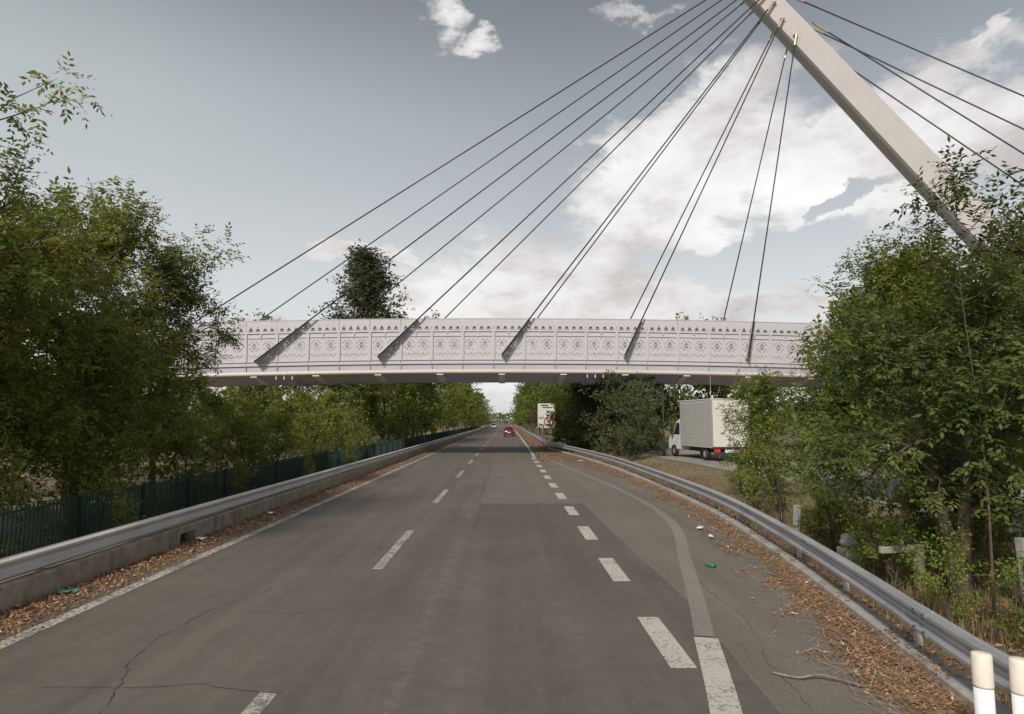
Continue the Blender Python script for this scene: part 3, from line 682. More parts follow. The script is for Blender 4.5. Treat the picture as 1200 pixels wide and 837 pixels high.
for k, (x, y, s, mt, lab) in enumerate([
    (5.65, 9.6, .46, 'leaf_green', 'low green shrub pressed against the guardrail left of the concrete post'), (6.6, 9.2, .5, 'leaf_deep', 'dark low shrub around the trunk of the big right tree'), (5.9, 7.4, .42, 'leaf_green', 'low green shrub behind the rail between the trunk and the white posts'), (7.6, 8.4, .75, 'leaf_green', 'leafy shrub under the crown at the right picture edge'), (5.9, 12.0, .5, 'leaf_green', 'low green shrub around the round stone lump'),
    (5.75, 10.4, .42, 'leaf_olive', 'low olive shrub right behind the rail between the stone stub and the concrete post'), (6.6, 10.6, .6, 'leaf_green', 'green shrub between the leaning branch and the big trunk'), (5.5, 8.2, .4, 'leaf_yellow', 'small yellow-green shrub touching the back of the guardrail'), (7.0, 9.9, .6, 'leaf_green', 'green shrub directly behind the big dark trunk'), (6.3, 6.9, .45, 'leaf_olive', 'low olive shrub near the white posts'), (8.3, 11.6, .95, 'leaf_green', 'bushy green shrub on the verge right of the big trunk'), (6.9, 7.9, .5, 'leaf_green', 'green shrub at the foot of the right edge post'), (6.15, 16.0, .5, 'leaf_olive', 'low olive shrub behind the short concrete post'),
    (6.3, 12.6, .75, 'leaf_green', 'green shrub behind the right guardrail in front of the big tree'), (7.0, 14.6, .95, 'leaf_green', 'bushy green shrub hiding part of the side road'),
    (6.9, 17.3, .85, 'leaf_green', 'green shrub below the leaning branch beside the truck'), (7.7, 11.2, .7, 'leaf_deep', 'dark shrub behind the trunk of the big right tree'),
    (8.6, 8.6, .9, 'leaf_deep', 'dark shrub at the foot of the trees at the right picture edge'), (7.5, 7.2, .55, 'leaf_yellow', 'low yellow-green shrub behind the rail nearest the white posts'),
    (7.6, 21.0, .6, 'leaf_olive', 'olive shrub between guardrail and side road below the truck'), (9.6, 13.2, 1.15, 'leaf_deep', 'dark shrub set back beside the side road'),
    (9.9, 10.8, 1.4, 'leaf_deep', 'largest dark shrub at the right edge of the picture'), (10.2, 16.2, .8, 'leaf_green', 'green shrub on the near edge of the side road')]):
    place_tree('shrub', SH[k % 2], x, y, lab, 'shrub', 'shrubs behind the right guardrail', rz=k * 1.7, s=s, mat=mt)
# grey-green thicket behind the bridge, right of the road
TH = [tree_meshes(61, 5.6, 2.5, .15, 28, 'oval', .08, 3, 8, 6, 4, .4, 'simple', .2, 'leaf_grey', up=.15), tree_meshes(62, 5.6, 2.3, .15, 28, 'round', .08, 3, 8, 6, 4, .4, 'simple', .2, 'leaf_grey', up=.15)]
thk = [(9.0, 43.0, .8, 'leaf_grey', 'low grey-green bush close to the left of the lamp post'), (10.6, 50.5, 1.25, 'leaf_grey', 'broad grey-green bush behind the lamp post under the bridge'), (12.6, 58, 1.5, 'leaf_green', 'green bush at the bend of the side road behind the lamp post'), (7.6, 52.5, 1.0, 'leaf_grey', 'grey-green bush in the middle of the thicket under the bridge'), (8.0, 38.6, .62, 'leaf_grey', 'low grey-green bush nearest the lamp post beside the guardrail'), (7.6, 43.5, .95, 'leaf_grey', 'grey-green bush under the footbridge beside the guardrail'), (8.6, 47.5, 1.15, 'leaf_grey', 'tall grey-green bush under the footbridge left of the lamp post'), (6.7, 50.5, 1.1, 'leaf_grey', 'grey-green bush right of the speed limit sign'), (6.2, 56.5, 1.15, 'leaf_green', 'green bush directly right of the speed limit sign'), (9.5, 57, 1.5, 'leaf_grey', 'large grey-green bush set back behind the speed limit sign'), (5.9, 63.5, 1.2, 'leaf_deep', 'dark bush behind the speed limit sign')]
for k, (x, y, s, mt, lab) in enumerate(thk): place_tree('bush', TH[k % 2], x, y, lab, 'bush', 'bushes right of the road by the bridge', rz=k * 2.1, s=s, mat=mt)
y = 69; k = 0
while y < 260:
    x = 6.9 + rn.uniform(-.3, .7) - (1.3 if y > 110 else 0); h = rn.uniform(9.0, 10.5) * (1.15 if y > 110 else 1)
    place_tree('tree', LIB[(k + 2) % 4], x, y, f'dark green tree, {ordn[k]} beyond the speed limit sign in the right roadside row', group='trees along the right side of the road', rz=rn.uniform(0, 6.2), s=h / 7.6 * 1.05, sz=h / 7.6, mat=('leaf_deep', 'leaf_deep', 'leaf_green')[k % 3])
    y += rn.uniform(5, 7) * (1 if y < 110 else 2.2); k += 1
# far backdrop right of the truck / behind the side road
bk = [(14.5, 78), (19, 70), (24, 66), (29, 60), (21.5, 58), (17.2, 54), (26, 49), (31, 44), (22.5, 40), (27, 33), (20.5, 31), (19.6, 24), (24, 24), (19, 17), (22, 12), (18.6, 9), (34, 30), (12.5, 88), (17, 92)]
for k, (x, y) in enumerate(bk):
    h = 6.8 + (y - 10) * .06 + rn.uniform(-.7, .9)
    place_tree('tree', LIB[k % 4], x, y, f'{("deep green", "mid green", "olive")[k % 3]} tree across the side road, {ordn[k]} from the lamp posts', group='trees across the side road', rz=k * 1.1, s=h / 7.6 * 1.1, sz=h / 7.6, mat=('leaf_deep', 'leaf_green', 'leaf_olive')[k % 3])
# far woodland that closes the horizon
rs = np.random.default_rng(77)
n = 60000; a = rs.uniform(0, 1, n); side = rs.choice([-1, 1], n)
yy = 60 + 540 * a; xx = side * (22 + 60 * rs.uniform(0, 1, n) + 20 * a); 
xx = np.where(side < 0, xx, xx + 12)
end = rs.uniform(0, 1, n) < .2; xx = np.where(end, rs.uniform(-90, 90, n), xx); yy = np.where(end, rs.uniform(430, 470, n), yy)
topz = np.where(end, 7.5, 5.5 + 1.5 * np.sin(xx * .3) + 1.5 * np.sin(yy * .21) + .0 * yy)
zz = topz * rs.uniform(0, 1, n) ** .7
TD_ = rs.normal(size=(n, 3)); TD_ /= np.linalg.norm(TD_, axis=1)[:, None]
me = leaf_mesh('distant_woodland', rs, np.stack([xx, yy, zz], 1), TD_, .5, 1, 'simple', 1.3, M['leaf_deep'])
tag(link('distant_woodland', me, None), kind='stuff')

# ------------------------------------------------------------------ footbridge
YN, YF = 44.0, 50.4; YM = (YN + YF) / 2
def arch(x): return -.28 * (x / 20) ** 2 if abs(x) < 32 else -.28 * (32 / 20) ** 2 - (abs(x) - 32) * .028
PW = 2.13; X0 = -.92 - 12 * PW; NP = 30
br = empty('footbridge', (0, YM, 0), 0, 'pale cable-stayed footbridge with perforated parapets crossing over the road', 'bridge')
def L(p): return (p[0], p[1] - YM, p[2])
def panel_mesh():
    bm = bmesh.new(); W = PW - .022; H = 3.17; loops = [[(0, 0), (W, 0), (W, H), (0, H)]]
    def tri(cx, z, w, h, upw=True):
        loops.append([(cx - w / 2, z), (cx + w / 2, z), (cx, z + h)] if upw else [(cx - w / 2, z + h), (cx, z), (cx + w / 2, z + h)])
    for cx in (.32, .8, 1.3, 1.78): tri(cx, 2.36, .37, .37)
    loops.append([(1.02, 1.72), (1.07, 1.72), (1.07, 2.12), (1.02, 2.12)])
    def slot(x0, z0, x1, z1, t=.05):
        dx, dz = x1 - x0, z1 - z0; l = math.hypot(dx, dz); nx_, nz_ = -dz / l * t / 2, dx / l * t / 2
        loops.append([(x0 - nx_, z0 - nz_), (x1 - nx_, z1 - nz_), (x1 + nx_, z1 + nz_), (x0 + nx_, z0 + nz_)])
    for s, c0 in ((0, .56), (1, 1.55)):
        cz, hw_, hh_ = 1.36, .40, .46
        for sx_ in (-1, 1):
            for sz_ in (-1, 1): slot(c0 + sx_ * .07, cz + sz_ * (hh_ - .08), c0 + sx_ * (hw_ - .03), cz + sz_ * .09)
        tri(c0, 1.40, .34, .22); tri(c0, 1.10, .34, .2, False)
        slot(c0 - .20, 1.35, c0 + .20, 1.35, .035)
        tri(c0, .62, .22, .13, False); slot(c0 - .40, .78, c0 - .1, .56, .045); slot(c0 + .1, .56, c0 + .40, .78, .045)
    for x_ in (.06,): slot(x_, 1.1, x_, 1.62, .04)
    loops.append([(1.03, .6), (1.07, .6), (1.07, .78), (1.03, .78)])
    es = []
    for lp_ in loops:
        vs = [bm.verts.new((a, 0, b)) for a, b in lp_]
        es += [bm.edges.new((vs[i], vs[(i + 1) % len(vs)])) for i in range(len(vs))]
    bmesh.ops.triangle_fill(bm, edges=es, use_beauty=True)
    bmesh.ops.recalc_face_normals(bm, faces=bm.faces)
    bmesh.ops.solidify(bm, geom=bm.faces[:], thickness=.035)
    box(bm, (.0, -.05, 1.25), (.16, .05, 2.0), bev=.008); box(bm, (W / 2, -.04, 2.16), (.1, .03, .1)); box(bm, (W / 2, -.045, .28), (W - .2, .04, .05)); box(bm, (W / 2, -.042, 1.93), (W - .2, .03, .03))
    # a slim rail below the row of triangles, a folded lip at the top and edge stiffeners
    box(bm, (W / 2, -.045, 2.26), (W, .05, .05)); box(bm, (W / 2, .06, H - .03), (W, .16, .05))
    me = bpy.data.meshes.new('parapet_panel'); bm.to_mesh(me); bm.free(); me.materials.append(M['bridge']); return me
pmn = panel_mesh()
bm = bmesh.new(); box(bm, (PW / 2 - .01, .12, .17), (PW - .05, .03, .4)); box(bm, (-.005, .07, .17), (.03, .1, .42))
kick = bpy.data.meshes.new('kick_plate'); bm.to_mesh(kick); bm.free(); kick.materials.append(M['bridge_kick'])
for side, yy in ((1, YN), (-1, YF)):
    for k in range(NP):
        x = X0 + k * PW; z = 6.42 + arch(x + PW / 2); sl = math.atan2(arch(x + PW) - arch(x), PW)
        o = link('parapet_panel', pmn, None, br); o.location = L((x, yy, z + (arch(x) - arch(x + PW / 2)))); o.rotation_euler = (0, -sl, 0)
        if side < 0: o.scale = (1, -1, 1); o.location.z += .4; o.material_slots[0].link = 'OBJECT'; o.material_slots[0].material = M['bridge_shaded']
        if side > 0:
            o2 = link('kick_plate', kick, None, o); o2.location = (0, 0, -.37)
xsb = [X0 + .5 * i * PW for i in range(NP * 2 + 1)]
bm = bmesh.new(); tube(bm, [L((x, YN + .02, 5.87 + arch(x))) for x in xsb], .155, 12); obj('edge_tube', bm, M['bridge_tube'], br, True)
bm = bmesh.new(); tube(bm, [L((x, YF - .02, 5.87 + arch(x))) for x in xsb], .155, 12); obj('edge_tube', bm, M['bridge_tube'], br, True)
def xsweep(bm, prof):
    rings = [[bm.verts.new(L((x, y_, z_ + arch(x)))) for y_, z_ in prof] for x in xsb]; k = len(prof)
    for a, b_ in zip(rings, rings[1:]):
        for j in range(k): bm.faces.new((a[j], a[(j + 1) % k], b_[(j + 1) % k], b_[j]))
    bm.faces.new(rings[0][::-1]); bm.faces.new(rings[-1]); bmesh.ops.recalc_face_normals(bm, faces=bm.faces)
bm = bmesh.new(); xsweep(bm, [(YN + .2, 5.75), (46.5, 5.33), (YF - 2.5, 5.33), (YF - .2, 5.75), (YF - .2, 6.74), (YN + .2, 6.74)]); obj('box_girder', bm, M['bridge_under'], br)
bm = bmesh.new(); xsweep(bm, [(YN + .17, 6.75), (YF - .17, 6.75), (YF - .17, 6.9), (YN + .17, 6.9)]); obj('walkway', bm, M['conc_pale'], br)
# brackets from the tube to the keel
bm = bmesh.new()
prism(bm, [(-.02, 5.74), (.25, 5.77), (2.52, 5.345), (2.52, 5.29), (2.2, 5.29), (.6, 5.58), (-.02, 5.66)], 'x', -.22, .22)
bkm = bpy.data.meshes.new('bracket'); bm.to_mesh(bkm); bm.free(); bkm.materials.append(M['bridge_rib'])
for k in range(15):
    x = -.92 + PW * .5 - 12 * PW + 2 * PW * k - .5
    for yy, sc in ((YN, 1), (YF, -1)):
        o = link('bracket', bkm, None, br); o.location = L((x, yy, arch(x))); o.scale = (1, sc, 1)
for x in (-15.3, 6.1, 27.5):
    bm = bmesh.new(); prism(bm, [(YN + .12, 5.72), (46.3, 5.2), (YF - 2.3, 5.2), (YF - .1, 5.72), (YF - .1, 6.0), (YN + .12, 6.0)], 'x', x - .38, x + .38)
    for d in (-.55, 0, .55): box(bm, (x + d, YN + .06, 5.62), (.06, .12, .3)); box(bm, (x + d, 46.2, 5.3), (.05, .4, .3))
    bmesh.ops.translate(bm, vec=(0, -YM, arch(x)), verts=bm.verts); obj('splice_collar', bm, M['bridge_under'], br)
# tube joint sleeves
for x in (5.9, -15.2):
    bm = bmesh.new(); tube(bm, [L((x - .07, YN + .02, 5.87 + arch(x))), L((x + .07, YN + .02, 5.87 + arch(x)))], .18, 12); obj('tube_sleeve', bm, M['bridge_tube'], br)
# piers
for x in (-24, 27.5):
    bm = bmesh.new(); prism(bm, [(-.45, -.4), (-.35, 4.9), (-1.9, 5.25 + arch(x)), (1.9, 5.25 + arch(x)), (.35, 4.9), (.45, -.4)], 'x', x - .35, x + .35)
    obj('pier', bm, M['conc_pale'], br)
# mast (leans over the road in the bridge's middle plane)
mast0 = Vector((50.95, YM, -.5)); mast1 = Vector((15.98, YM, 40.3))
ax = (mast1 - mast0).normalized(); ux = Vector((ax.z, 0, -ax.x)); uy = Vector((0, 1, 0))
def msec(t): # half width in the mast plane, half depth
    return (1.57 - .71 * t if t > .12 else .9 + (t / .12) * .585), (.75 * (1 - t) + .5 * t)
bm = bmesh.new(); rings = []
for i in range(21):
    t = i / 20; p = mast0.lerp(mast1, t); a, b_ = msec(t); ch = .6
    pr = [(a, b_ * ch), (a * .93, b_), (-a * .93, b_), (-a, b_ * ch), (-a, -b_ * ch), (-a * .93, -b_), (a * .93, -b_), (a, -b_ * ch)]
    rings.append([bm.verts.new(L(p + ux * q[0] + uy * q[1])) for q in pr])
for r0, r1 in zip(rings, rings[1:]):
    for j in range(8): bm.faces.new((r0[j], r0[(j + 1) % 8], r1[(j + 1) % 8], r1[j]))
bm.faces.new(rings[0][::-1]); bm.faces.new(rings[-1]); bmesh.ops.recalc_face_normals(bm, faces=bm.faces)
mast = obj('mast', bm, M['mast'], br)
bm = bmesh.new(); box(bm, L((50.9, YM, .2)), (5, 4.5, 1.6), bev=.1); obj('mast_footing', bm, M['conc_pale'], br)
# stay cables
anch = [(-25.5, 6.40), (-17.17, 6.47), (-8.81, 6.81), (-.35, 6.97), (8.06, 6.92), (16.5, 6.80)]
heads = [(18.85, 37.2), (19.6, 36.35), (20.2, 35.6), (20.75, 34.9), (21.35, 33.55), (22.3, 32.2)]
YA = 43.4
def strut(bm, a, b_, r, seg=8): tube(bm, [L(a), L(b_)], r, seg)
for (xa, za), (xh, zh) in zip(anch, heads):
    for s in (-1, 1):
        ya = YM + s * (YM - YA); A = Vector((xa, ya, za)); Hd = Vector((xh, YM + s * .75, zh))
        d = (Hd - A).normalized()
        bm = bmesh.new(); strut(bm, A, Hd, .048, 8); c = obj('stay_cable', bm, M['cable'], br, True)
        bm = bmesh.new(); strut(bm, Hd - d * 1.1, Hd - d * .1, .085, 8); obj('cable_socket', bm, M['brass'], c)
        # added fin between cable and parapet, shaped to cast a shadow beside the cable
        t = (9.5 + arch(xa) - za) / d.z; Tp = A + d * t; yp = YN - .03 if s < 0 else YF + .03
        bm = bmesh.new(); thk_ = .012
        quad = [A, Tp, Vector((Tp.x, yp, Tp.z)), Vector((A.x, yp, A.z - .12))]
        v0 = [bm.verts.new(L(q + Vector((-thk_, 0, thk_)))) for q in quad]; v1 = [bm.verts.new(L(q + Vector((thk_, 0, -thk_)))) for q in quad]
        bm.faces.new(v0); bm.faces.new(v1[::-1])
        for i in range(4): bm.faces.new((v0[i], v1[i], v1[(i + 1) % 4], v0[(i + 1) % 4]))
        bmesh.ops.recalc_face_normals(bm, faces=bm.faces)
        obj('shadow_fin', bm, M['bridge_kick'], br)  # its blue-grey colour also stands for that shadow
    # lug plate on the mast
    p = Vector((xh, YM, zh)); bm = bmesh.new(); rot = Matrix.Rotation(-math.atan2(ax.z, -ax.x) + math.pi, 3, 'Y')
    box(bm, L((xh - .05, YM, zh - .05)), (.32, 1.62, .16), rot=None, bev=.04); obj('anchor_lug', bm, M['mast'], mast)
for (xh, zh), (xe, ze) in zip([(22.0, 35.6), (23.6, 33.75), (23.9, 33.3), (25.1, 31.4)], [(72, .8), (70, .8), (58.5, .8), (57, .8)]):
    sgn = -1 if zh in (35.6, 33.3) else 1
    # run through the visible direction, anchored to ground blocks at the far right
    pass
bs = [((21.9, 35.65), (40.37, 26.95), -.9), ((23.7, 33.55), (40.25, 25.35), .9), ((23.8, 33.35), (39.99, 22.1), -.9), ((25.0, 31.45), (39.15, 21.45), .9)]
for (x1, z1), (x2, z2), dy in bs:
    k = (z1 - .6) / (z1 - z2); xe = x1 + (x2 - x1) * k
    bm = bmesh.new(); strut(bm, (x1, YM + dy * .4, z1), (xe, YM + dy * 1.6, .6), .055); c = obj('back_stay', bm, M['cable'], br, True)
    bm = bmesh.new(); d = Vector((x2 - x1, 0, z2 - z1)).normalized(); strut(bm, Vector((x1, YM + dy * .4, z1)) + d * .1, Vector((x1, YM + dy * .4, z1)) + d * 1.4, .09); obj('cable_socket', bm, M['brass'], c)
    bm = bmesh.new(); box(bm, L((xe + .3, YM + dy * 1.6, .3)), (1.6, 1.2, 1.0), bev=.08); obj('anchor_block', bm, M['conc_pale'], br)

# loose black cable hanging below the bridge
bm = bmesh.new(); tube(bm, catmull([(17.2, 44.6, 5.3), (11.75, 29.2, 3.0), (8.3, 20.2, 1.72), (6.15, 14.6, .8), (5.95, 14.1, .0)], 5), [.05] * 6 + [.04] * 5 + [.03] * 10, 8)
tag(obj('hanging_cable', bm, M['cable'], None, True), 'black guy cable slanting from the underside of the bridge down behind the right guardrail', 'cable')

# ------------------------------------------------------------------ vehicles
def wheel(parent, x, y, r, wdt, name='wheel'):
    bm = bmesh.new(); sgn = 1 if x > 0 else -1
    prof = [(-wdt / 2, r * .62), (-wdt / 2, r * .93), (-wdt * .38, r), (wdt * .38, r), (wdt / 2, r * .93), (wdt / 2, r * .62)]
    n = 20; rings = [[bm.verts.new((p[0], p[1] * math.cos(t), p[1] * math.sin(t))) for p in prof] for t in [2 * math.pi * i / n for i in range(n)]]
    for i in range(n):
        a = rings[i]; b_ = rings[(i + 1) % n]
        for j in range(5): bm.faces.new((a[j], a[j + 1], b_[j + 1], b_[j]))
    bmesh.ops.recalc_face_normals(bm, faces=bm.faces)
    o = obj(name, bm, M['black'], parent, True); o.location = (x, y, r)
    bm = bmesh.new(); bmesh.ops.create_cone(bm, cap_ends=True, segments=18, radius1=r * .63, radius2=r * .5, depth=wdt * .5, matrix=Matrix.Rotation(sgn * math.pi / 2, 4, 'Y'))
    bmesh.ops.translate(bm, vec=(sgn * wdt * .15, 0, 0), verts=bm.verts)
    for k in range(5):
        a = k * 2 * math.pi / 5; box(bm, (sgn * wdt * .38, math.cos(a) * r * .32, math.sin(a) * r * .32), (.02, .09, .09), bev=.01)
    obj('rim', bm, M['silver'], o); return o
def car(name, x, y, label, paint_, facing=1, cat='car', S=(1.76, 4.2, 1.5)):
    """small hatchback; origin on the ground under its rear, nose towards +y when facing=1"""
    W, Ln, Ht = S; c = empty(name, (x, y, .004), 0 if facing > 0 else math.pi, label, cat, 'cars on the road')
    bm = bmesh.new(); hw = W / 2
    # lower body stations: (y, half width, z bottom, z top)
    st = [(-Ln / 2, hw * .86, .32, .86), (-Ln / 2 + .12, hw * .97, .24, .96), (-Ln * .3, hw, .2, .98), (0, hw, .2, .95), (Ln * .2, hw, .2, .93), (Ln * .36, hw * .98, .2, .84), (Ln / 2 - .15, hw * .9, .24, .72), (Ln / 2, hw * .74, .34, .62)]
    def ring(s):
        y_, w_, a, t = s
        return [bm.verts.new(p) for p in ((-w_ * .9, y_, a), (-w_, y_, a + (t - a) * .3), (-w_, y_, a + (t - a) * .7), (-w_ * .9, y_, t), (0, y_, t + .03), (w_ * .9, y_, t), (w_, y_, a + (t - a) * .7), (w_, y_, a + (t - a) * .3), (w_ * .9, y_, a))]
    rg = [ring(s) for s in st]
    for a, b_ in zip(rg, rg[1:]):
        for j in range(9): bm.faces.new((a[j], a[(j + 1) % 9], b_[(j + 1) % 9], b_[j]))
    bm.faces.new(rg[0][::-1]); bm.faces.new(rg[-1]); bmesh.ops.recalc_face_normals(bm, faces=bm.faces)
    obj('body', bm, M[paint_], c, True)
    bm = bmesh.new(); st = [(-Ln / 2 + .14, hw * .84, .95, .02), (-Ln / 2 + .45, hw * .74, .95, .93), (-.2, hw * .76, .94, 1.0), (Ln * .08, hw * .75, .93, .97), (Ln * .27, hw * .84, .9, .02)]
    rg = []
    for y_, w_, zb, q in st:
        zt = zb + (Ht - .95) * q; tw_ = w_ - .1 * q
        rg.append([bm.verts.new(p) for p in ((-hw * .9, y_, zb - .03), (-tw_, y_, zt - .05 * q), (-tw_ * .8, y_, zt), (tw_ * .8, y_, zt), (tw_, y_, zt - .05 * q), (hw * .9, y_, zb - .03))])
    for a, b_ in zip(rg, rg[1:]):
        for j in range(5): bm.faces.new((a[j], a[j + 1], b_[j + 1], b_[j]))
    bmesh.ops.recalc_face_normals(bm, faces=bm.faces); obj('cabin', bm, M['glass'], c)
    bm = bmesh.new(); box(bm, (0, -.45, Ht - .005), (W * .62, Ln * .36, .05), bev=.015)
    obj('roof', bm, M[paint_], c)
    bm = bmesh.new()
    for s in (-1, 1): prism(bm, [(-Ln / 2 + .06, .93), (-Ln / 2 + .13, .93), (-Ln / 2 + .48, Ht - .05), (-Ln / 2 + .41, Ht - .05)], 'x', s * hw * .80 - .04, s * hw * .80 + .04)
    obj('rear_pillars', bm, M[paint_], c)
    for s in (-1, 1):
        bm = bmesh.new(); box(bm, (s * hw * .78, -Ln / 2 + .01, .78), (.2, .08, .2), bev=.02); obj('tail_light', bm, M['red_lamp'], c)
        bm = bmesh.new(); box(bm, (s * hw * .62, Ln / 2 - .1, .6), (.28, .12, .12), bev=.02); obj('headlight', bm, M['silver'], c)
        bm = bmesh.new(); box(bm, (s * (hw + .1), Ln * .18, .98), (.18, .1, .12), bev=.02); obj('wing_mirror', bm, M['dark'], c)
    bm = bmesh.new(); box(bm, (0, -Ln / 2 - .005, .33), (W * .82, .1, .16), bev=.02); obj('bumper', bm, M['dark'], c)
    bm = bmesh.new(); box(bm, (0, -Ln / 2 - .03, .62), (.5, .02, .12)); obj('number_plate', bm, M['white_paint'], c)
    for s in (-1, 1):
        for y_ in (-Ln * .31, Ln * .31): wheel(c, s * (hw - .12), y_, .31, .2)
    return c
car('car', .35, 104, 'dark red hatchback driving away in the right lane beyond the bridge', 'red_paint')
car('car', -4.4, 215, 'tiny white car far away at the left edge of the road', 'white_paint', -1)
# box truck on the side road
t = empty('truck', (12.05, 34.6, .315), R(8), 'white box truck with ribbed sides seen from behind on the side road', 'truck')
def tb(name, c, s, mat, bev=.015, par=t):
    bm = bmesh.new(); box(bm, c, s, bev=bev); return obj(name, bm, M[mat], par)
cargo = tb('cargo_box', (0, 2.1, 2.02), (2.14, 4.16, 2.62), 'box_side', .02)
bm = bmesh.new()
for s in (-1, 1):
    for k in range(30): box(bm, (s * 1.075, 2.1, .85 + k * .08), (.016, 4.0, .03))
obj('side_ribs', bm, M['box_side'], cargo)
tb('roof_edge', (0, 2.1, 3.345), (2.2, 4.24, .05), 'white_paint', .01, cargo)
tb('corner_post', (-1.06, .0, 2.02), (.07, .06, 2.6), 'galv', .01, cargo); tb('corner_post', (1.06, .0, 2.02), (.07, .06, 2.6), 'galv', .01, cargo)
for s in (-1, 1):
    d = tb('rear_door', (s * .515, -.01, 2.03), (.99, .05, 2.5), 'box_rear', .012)
    bm = bmesh.new(); tube(bm, [(s * .12, -.06, .8), (s * .12, -.06, 3.25)], .018, 8); box(bm, (s * .12, -.06, 1.2), (.14, .03, .05)); box(bm, (s * .2, -.05, .86), (.12, .03, .06)); obj('lock_bar', bm, M['galv'], d)
tb('rear_sill', (0, -.02, .73), (2.14, .12, .1), 'dark')
tb('chassis', (0, 2.7, .55), (.9, 5.2, .26), 'dark')
tb('rear_bumper', (0, -.08, .42), (2.0, .09, .14), 'dark', .02)
tb('number_plate', (.02, -.11, .55), (.85, .02, .16), 'white_paint', .003)
for s in (-1, 1):
    tb('tail_light', (s * .84, -.1, .58), (.34, .07, .17), 'red_lamp', .02)
    tb('mudguard', (s * .86, 1.15, .72), (.3, 1.0, .04), 'dark')
bm = bmesh.new(); tube(bm, [(.2, .05, .3), (.2, .6, .32)], .03, 8); obj('exhaust', bm, M['dark'], t)
bm = bmesh.new()
prism(bm, [(4.3, .45), (4.3, 2.2), (4.55, 2.3), (5.0, 2.2), (5.6, 1.4), (6.25, 1.15), (6.35, .95), (6.35, .4), (5.5, .4)], 'x', -.95, .95)
bmesh.ops.bevel(bm, geom=bm.edges[:], offset=.05, segments=2, affect='EDGES'); cab = obj('cab', bm, M['white_paint'], t)
for s in (-1, 1):
    bm = bmesh.new(); prism(bm, [(4.55, 1.35), (4.55, 2.05), (4.95, 2.05), (5.45, 1.4), (5.45, 1.35)], 'x', s * .952 - .008, s * .952 + .008); obj('side_window', bm, M['glass'], cab)
    tb('mirror', (s * 1.14, 5.35, 1.55), (.16, .12, .34), 'black', .03, cab)
    bm = bmesh.new(); tube(bm, [(s * .93, 5.3, 1.5), (s * 1.12, 5.35, 1.5)], .02, 6); obj('mirror_arm', bm, M['black'], cab)
bm = bmesh.new(); prism(bm, [(4.98, 2.17), (5.62, 1.43), (5.66, 1.45), (5.02, 2.2)], 'x', -.82, .82); obj('windscreen', bm, M['glass'], cab)
for s in (-1, 1):
    wheel(t, s * .93, 5.35, .36, .22); wheel(t, s * .88, 1.15, .36, .24)
bm = bmesh.new(); tube(bm, [(-1.0, .15, 3.35), (-1.0, .15, 4.6)], .012, 6); obj('aerial', bm, M['galv'], t)

# ------------------------------------------------------------------ street furniture
def lamp(x, y, h, arm, label):
    z = .3; l = empty('street_lamp', (x, y, z), 0, label, 'street lamp', 'street lamps by the side road')
    bm = bmesh.new(); tube(bm, [(0, 0, -.2), (0, 0, .5), (0, 0, .52), (0, 0, h)], [.09, .09, .065, .05], 10); obj('pole', bm, M['lamp_post'], l, True)
    bm = bmesh.new(); tube(bm, [(.0, 0, h - .06), (-arm * .5, 0, h + .02), (-arm, 0, h + .06)], .03, 8); obj('arm', bm, M['lamp_post'], l, True)
    bm = bmesh.new(); box(bm, (-arm - .22, 0, h + .07), (.52, .22, .09), bev=.03); hd = obj('lamp_head', bm, M['lamp_post'], l)
    bm = bmesh.new(); box(bm, (-arm - .22, 0, h + .015), (.36, .15, .03), bev=.01); obj('lens', bm, M['white_paint'], hd)
lamp(9.75, 40.0, 4.05, .75, 'dark street lamp beside the truck with its arm pointing left')
lamp(15.9, 62, 3.4, .6, 'smaller distant street lamp behind the truck')

sg = empty('road_sign', (3.72, 60.5, 0), R(-2), 'white rectangular road sign with a red speed limit ring half covered by leaves', 'road sign')
for dx in (-.35, .45):
    bm = bmesh.new(); tube(bm, [(dx, .06, -.2), (dx, .06, 4.0)], .04, 8); obj('sign_post', bm, M['galv_dull'], sg, True)
bm = bmesh.new(); box(bm, (0, 0, 2.95), (1.62, .04, 2.3), bev=.012); sp = obj('sign_panel', bm, M['sign_white'], sg)
bm = bmesh.new()
n = 32; r1, r2 = .46, .34
for r0_, mat_ in ((0, 0),):
    vi = [[bm.verts.new((.2 + rr * math.cos(2 * math.pi * i / n), yy, 2.4 + rr * math.sin(2 * math.pi * i / n))) for i in range(n)] for rr, yy in ((r1, -.03), (r2, -.03), (r2, -.022), (r1, -.022))]
    for a, b_ in ((0, 1), (1, 2), (2, 3), (3, 0)):
        for i in range(n): bm.faces.new((vi[a][i], vi[a][(i + 1) % n], vi[b_][(i + 1) % n], vi[b_][i]))
bmesh.ops.recalc_face_normals(bm, faces=bm.faces); obj('red_ring', bm, M['sign_red'], sp)
def text_mesh(name, s, size, loc, mat, parent, bold=.012):
    cu = bpy.data.curves.new(name, 'FONT'); cu.body = s; cu.size = size; cu.align_x = 'CENTER'; cu.align_y = 'CENTER'; cu.extrude = .003; cu.offset = bold
    tmp = bpy.data.objects.new('tmp', cu); COL.objects.link(tmp); dg = bpy.context.evaluated_depsgraph_get()
    me = bpy.data.meshes.new_from_object(tmp.evaluated_get(dg)); bpy.data.objects.remove(tmp)
    me.materials.clear(); o = link(name, me, M[mat], parent); o.location = loc; o.rotation_euler = (math.pi / 2, 0, 0); return o
text_mesh('speed_number', '70', .42, (.2, -.027, 2.4), 'sign_black', sp)
bm = bmesh.new()
box(bm, (-.15, -.025, 3.92), (.7, .008, .12)); box(bm, (.1, -.025, 3.72), (.9, .008, .1)); box(bm, (.55, -.025, 3.3), (.34, .008, .1), rot=None)
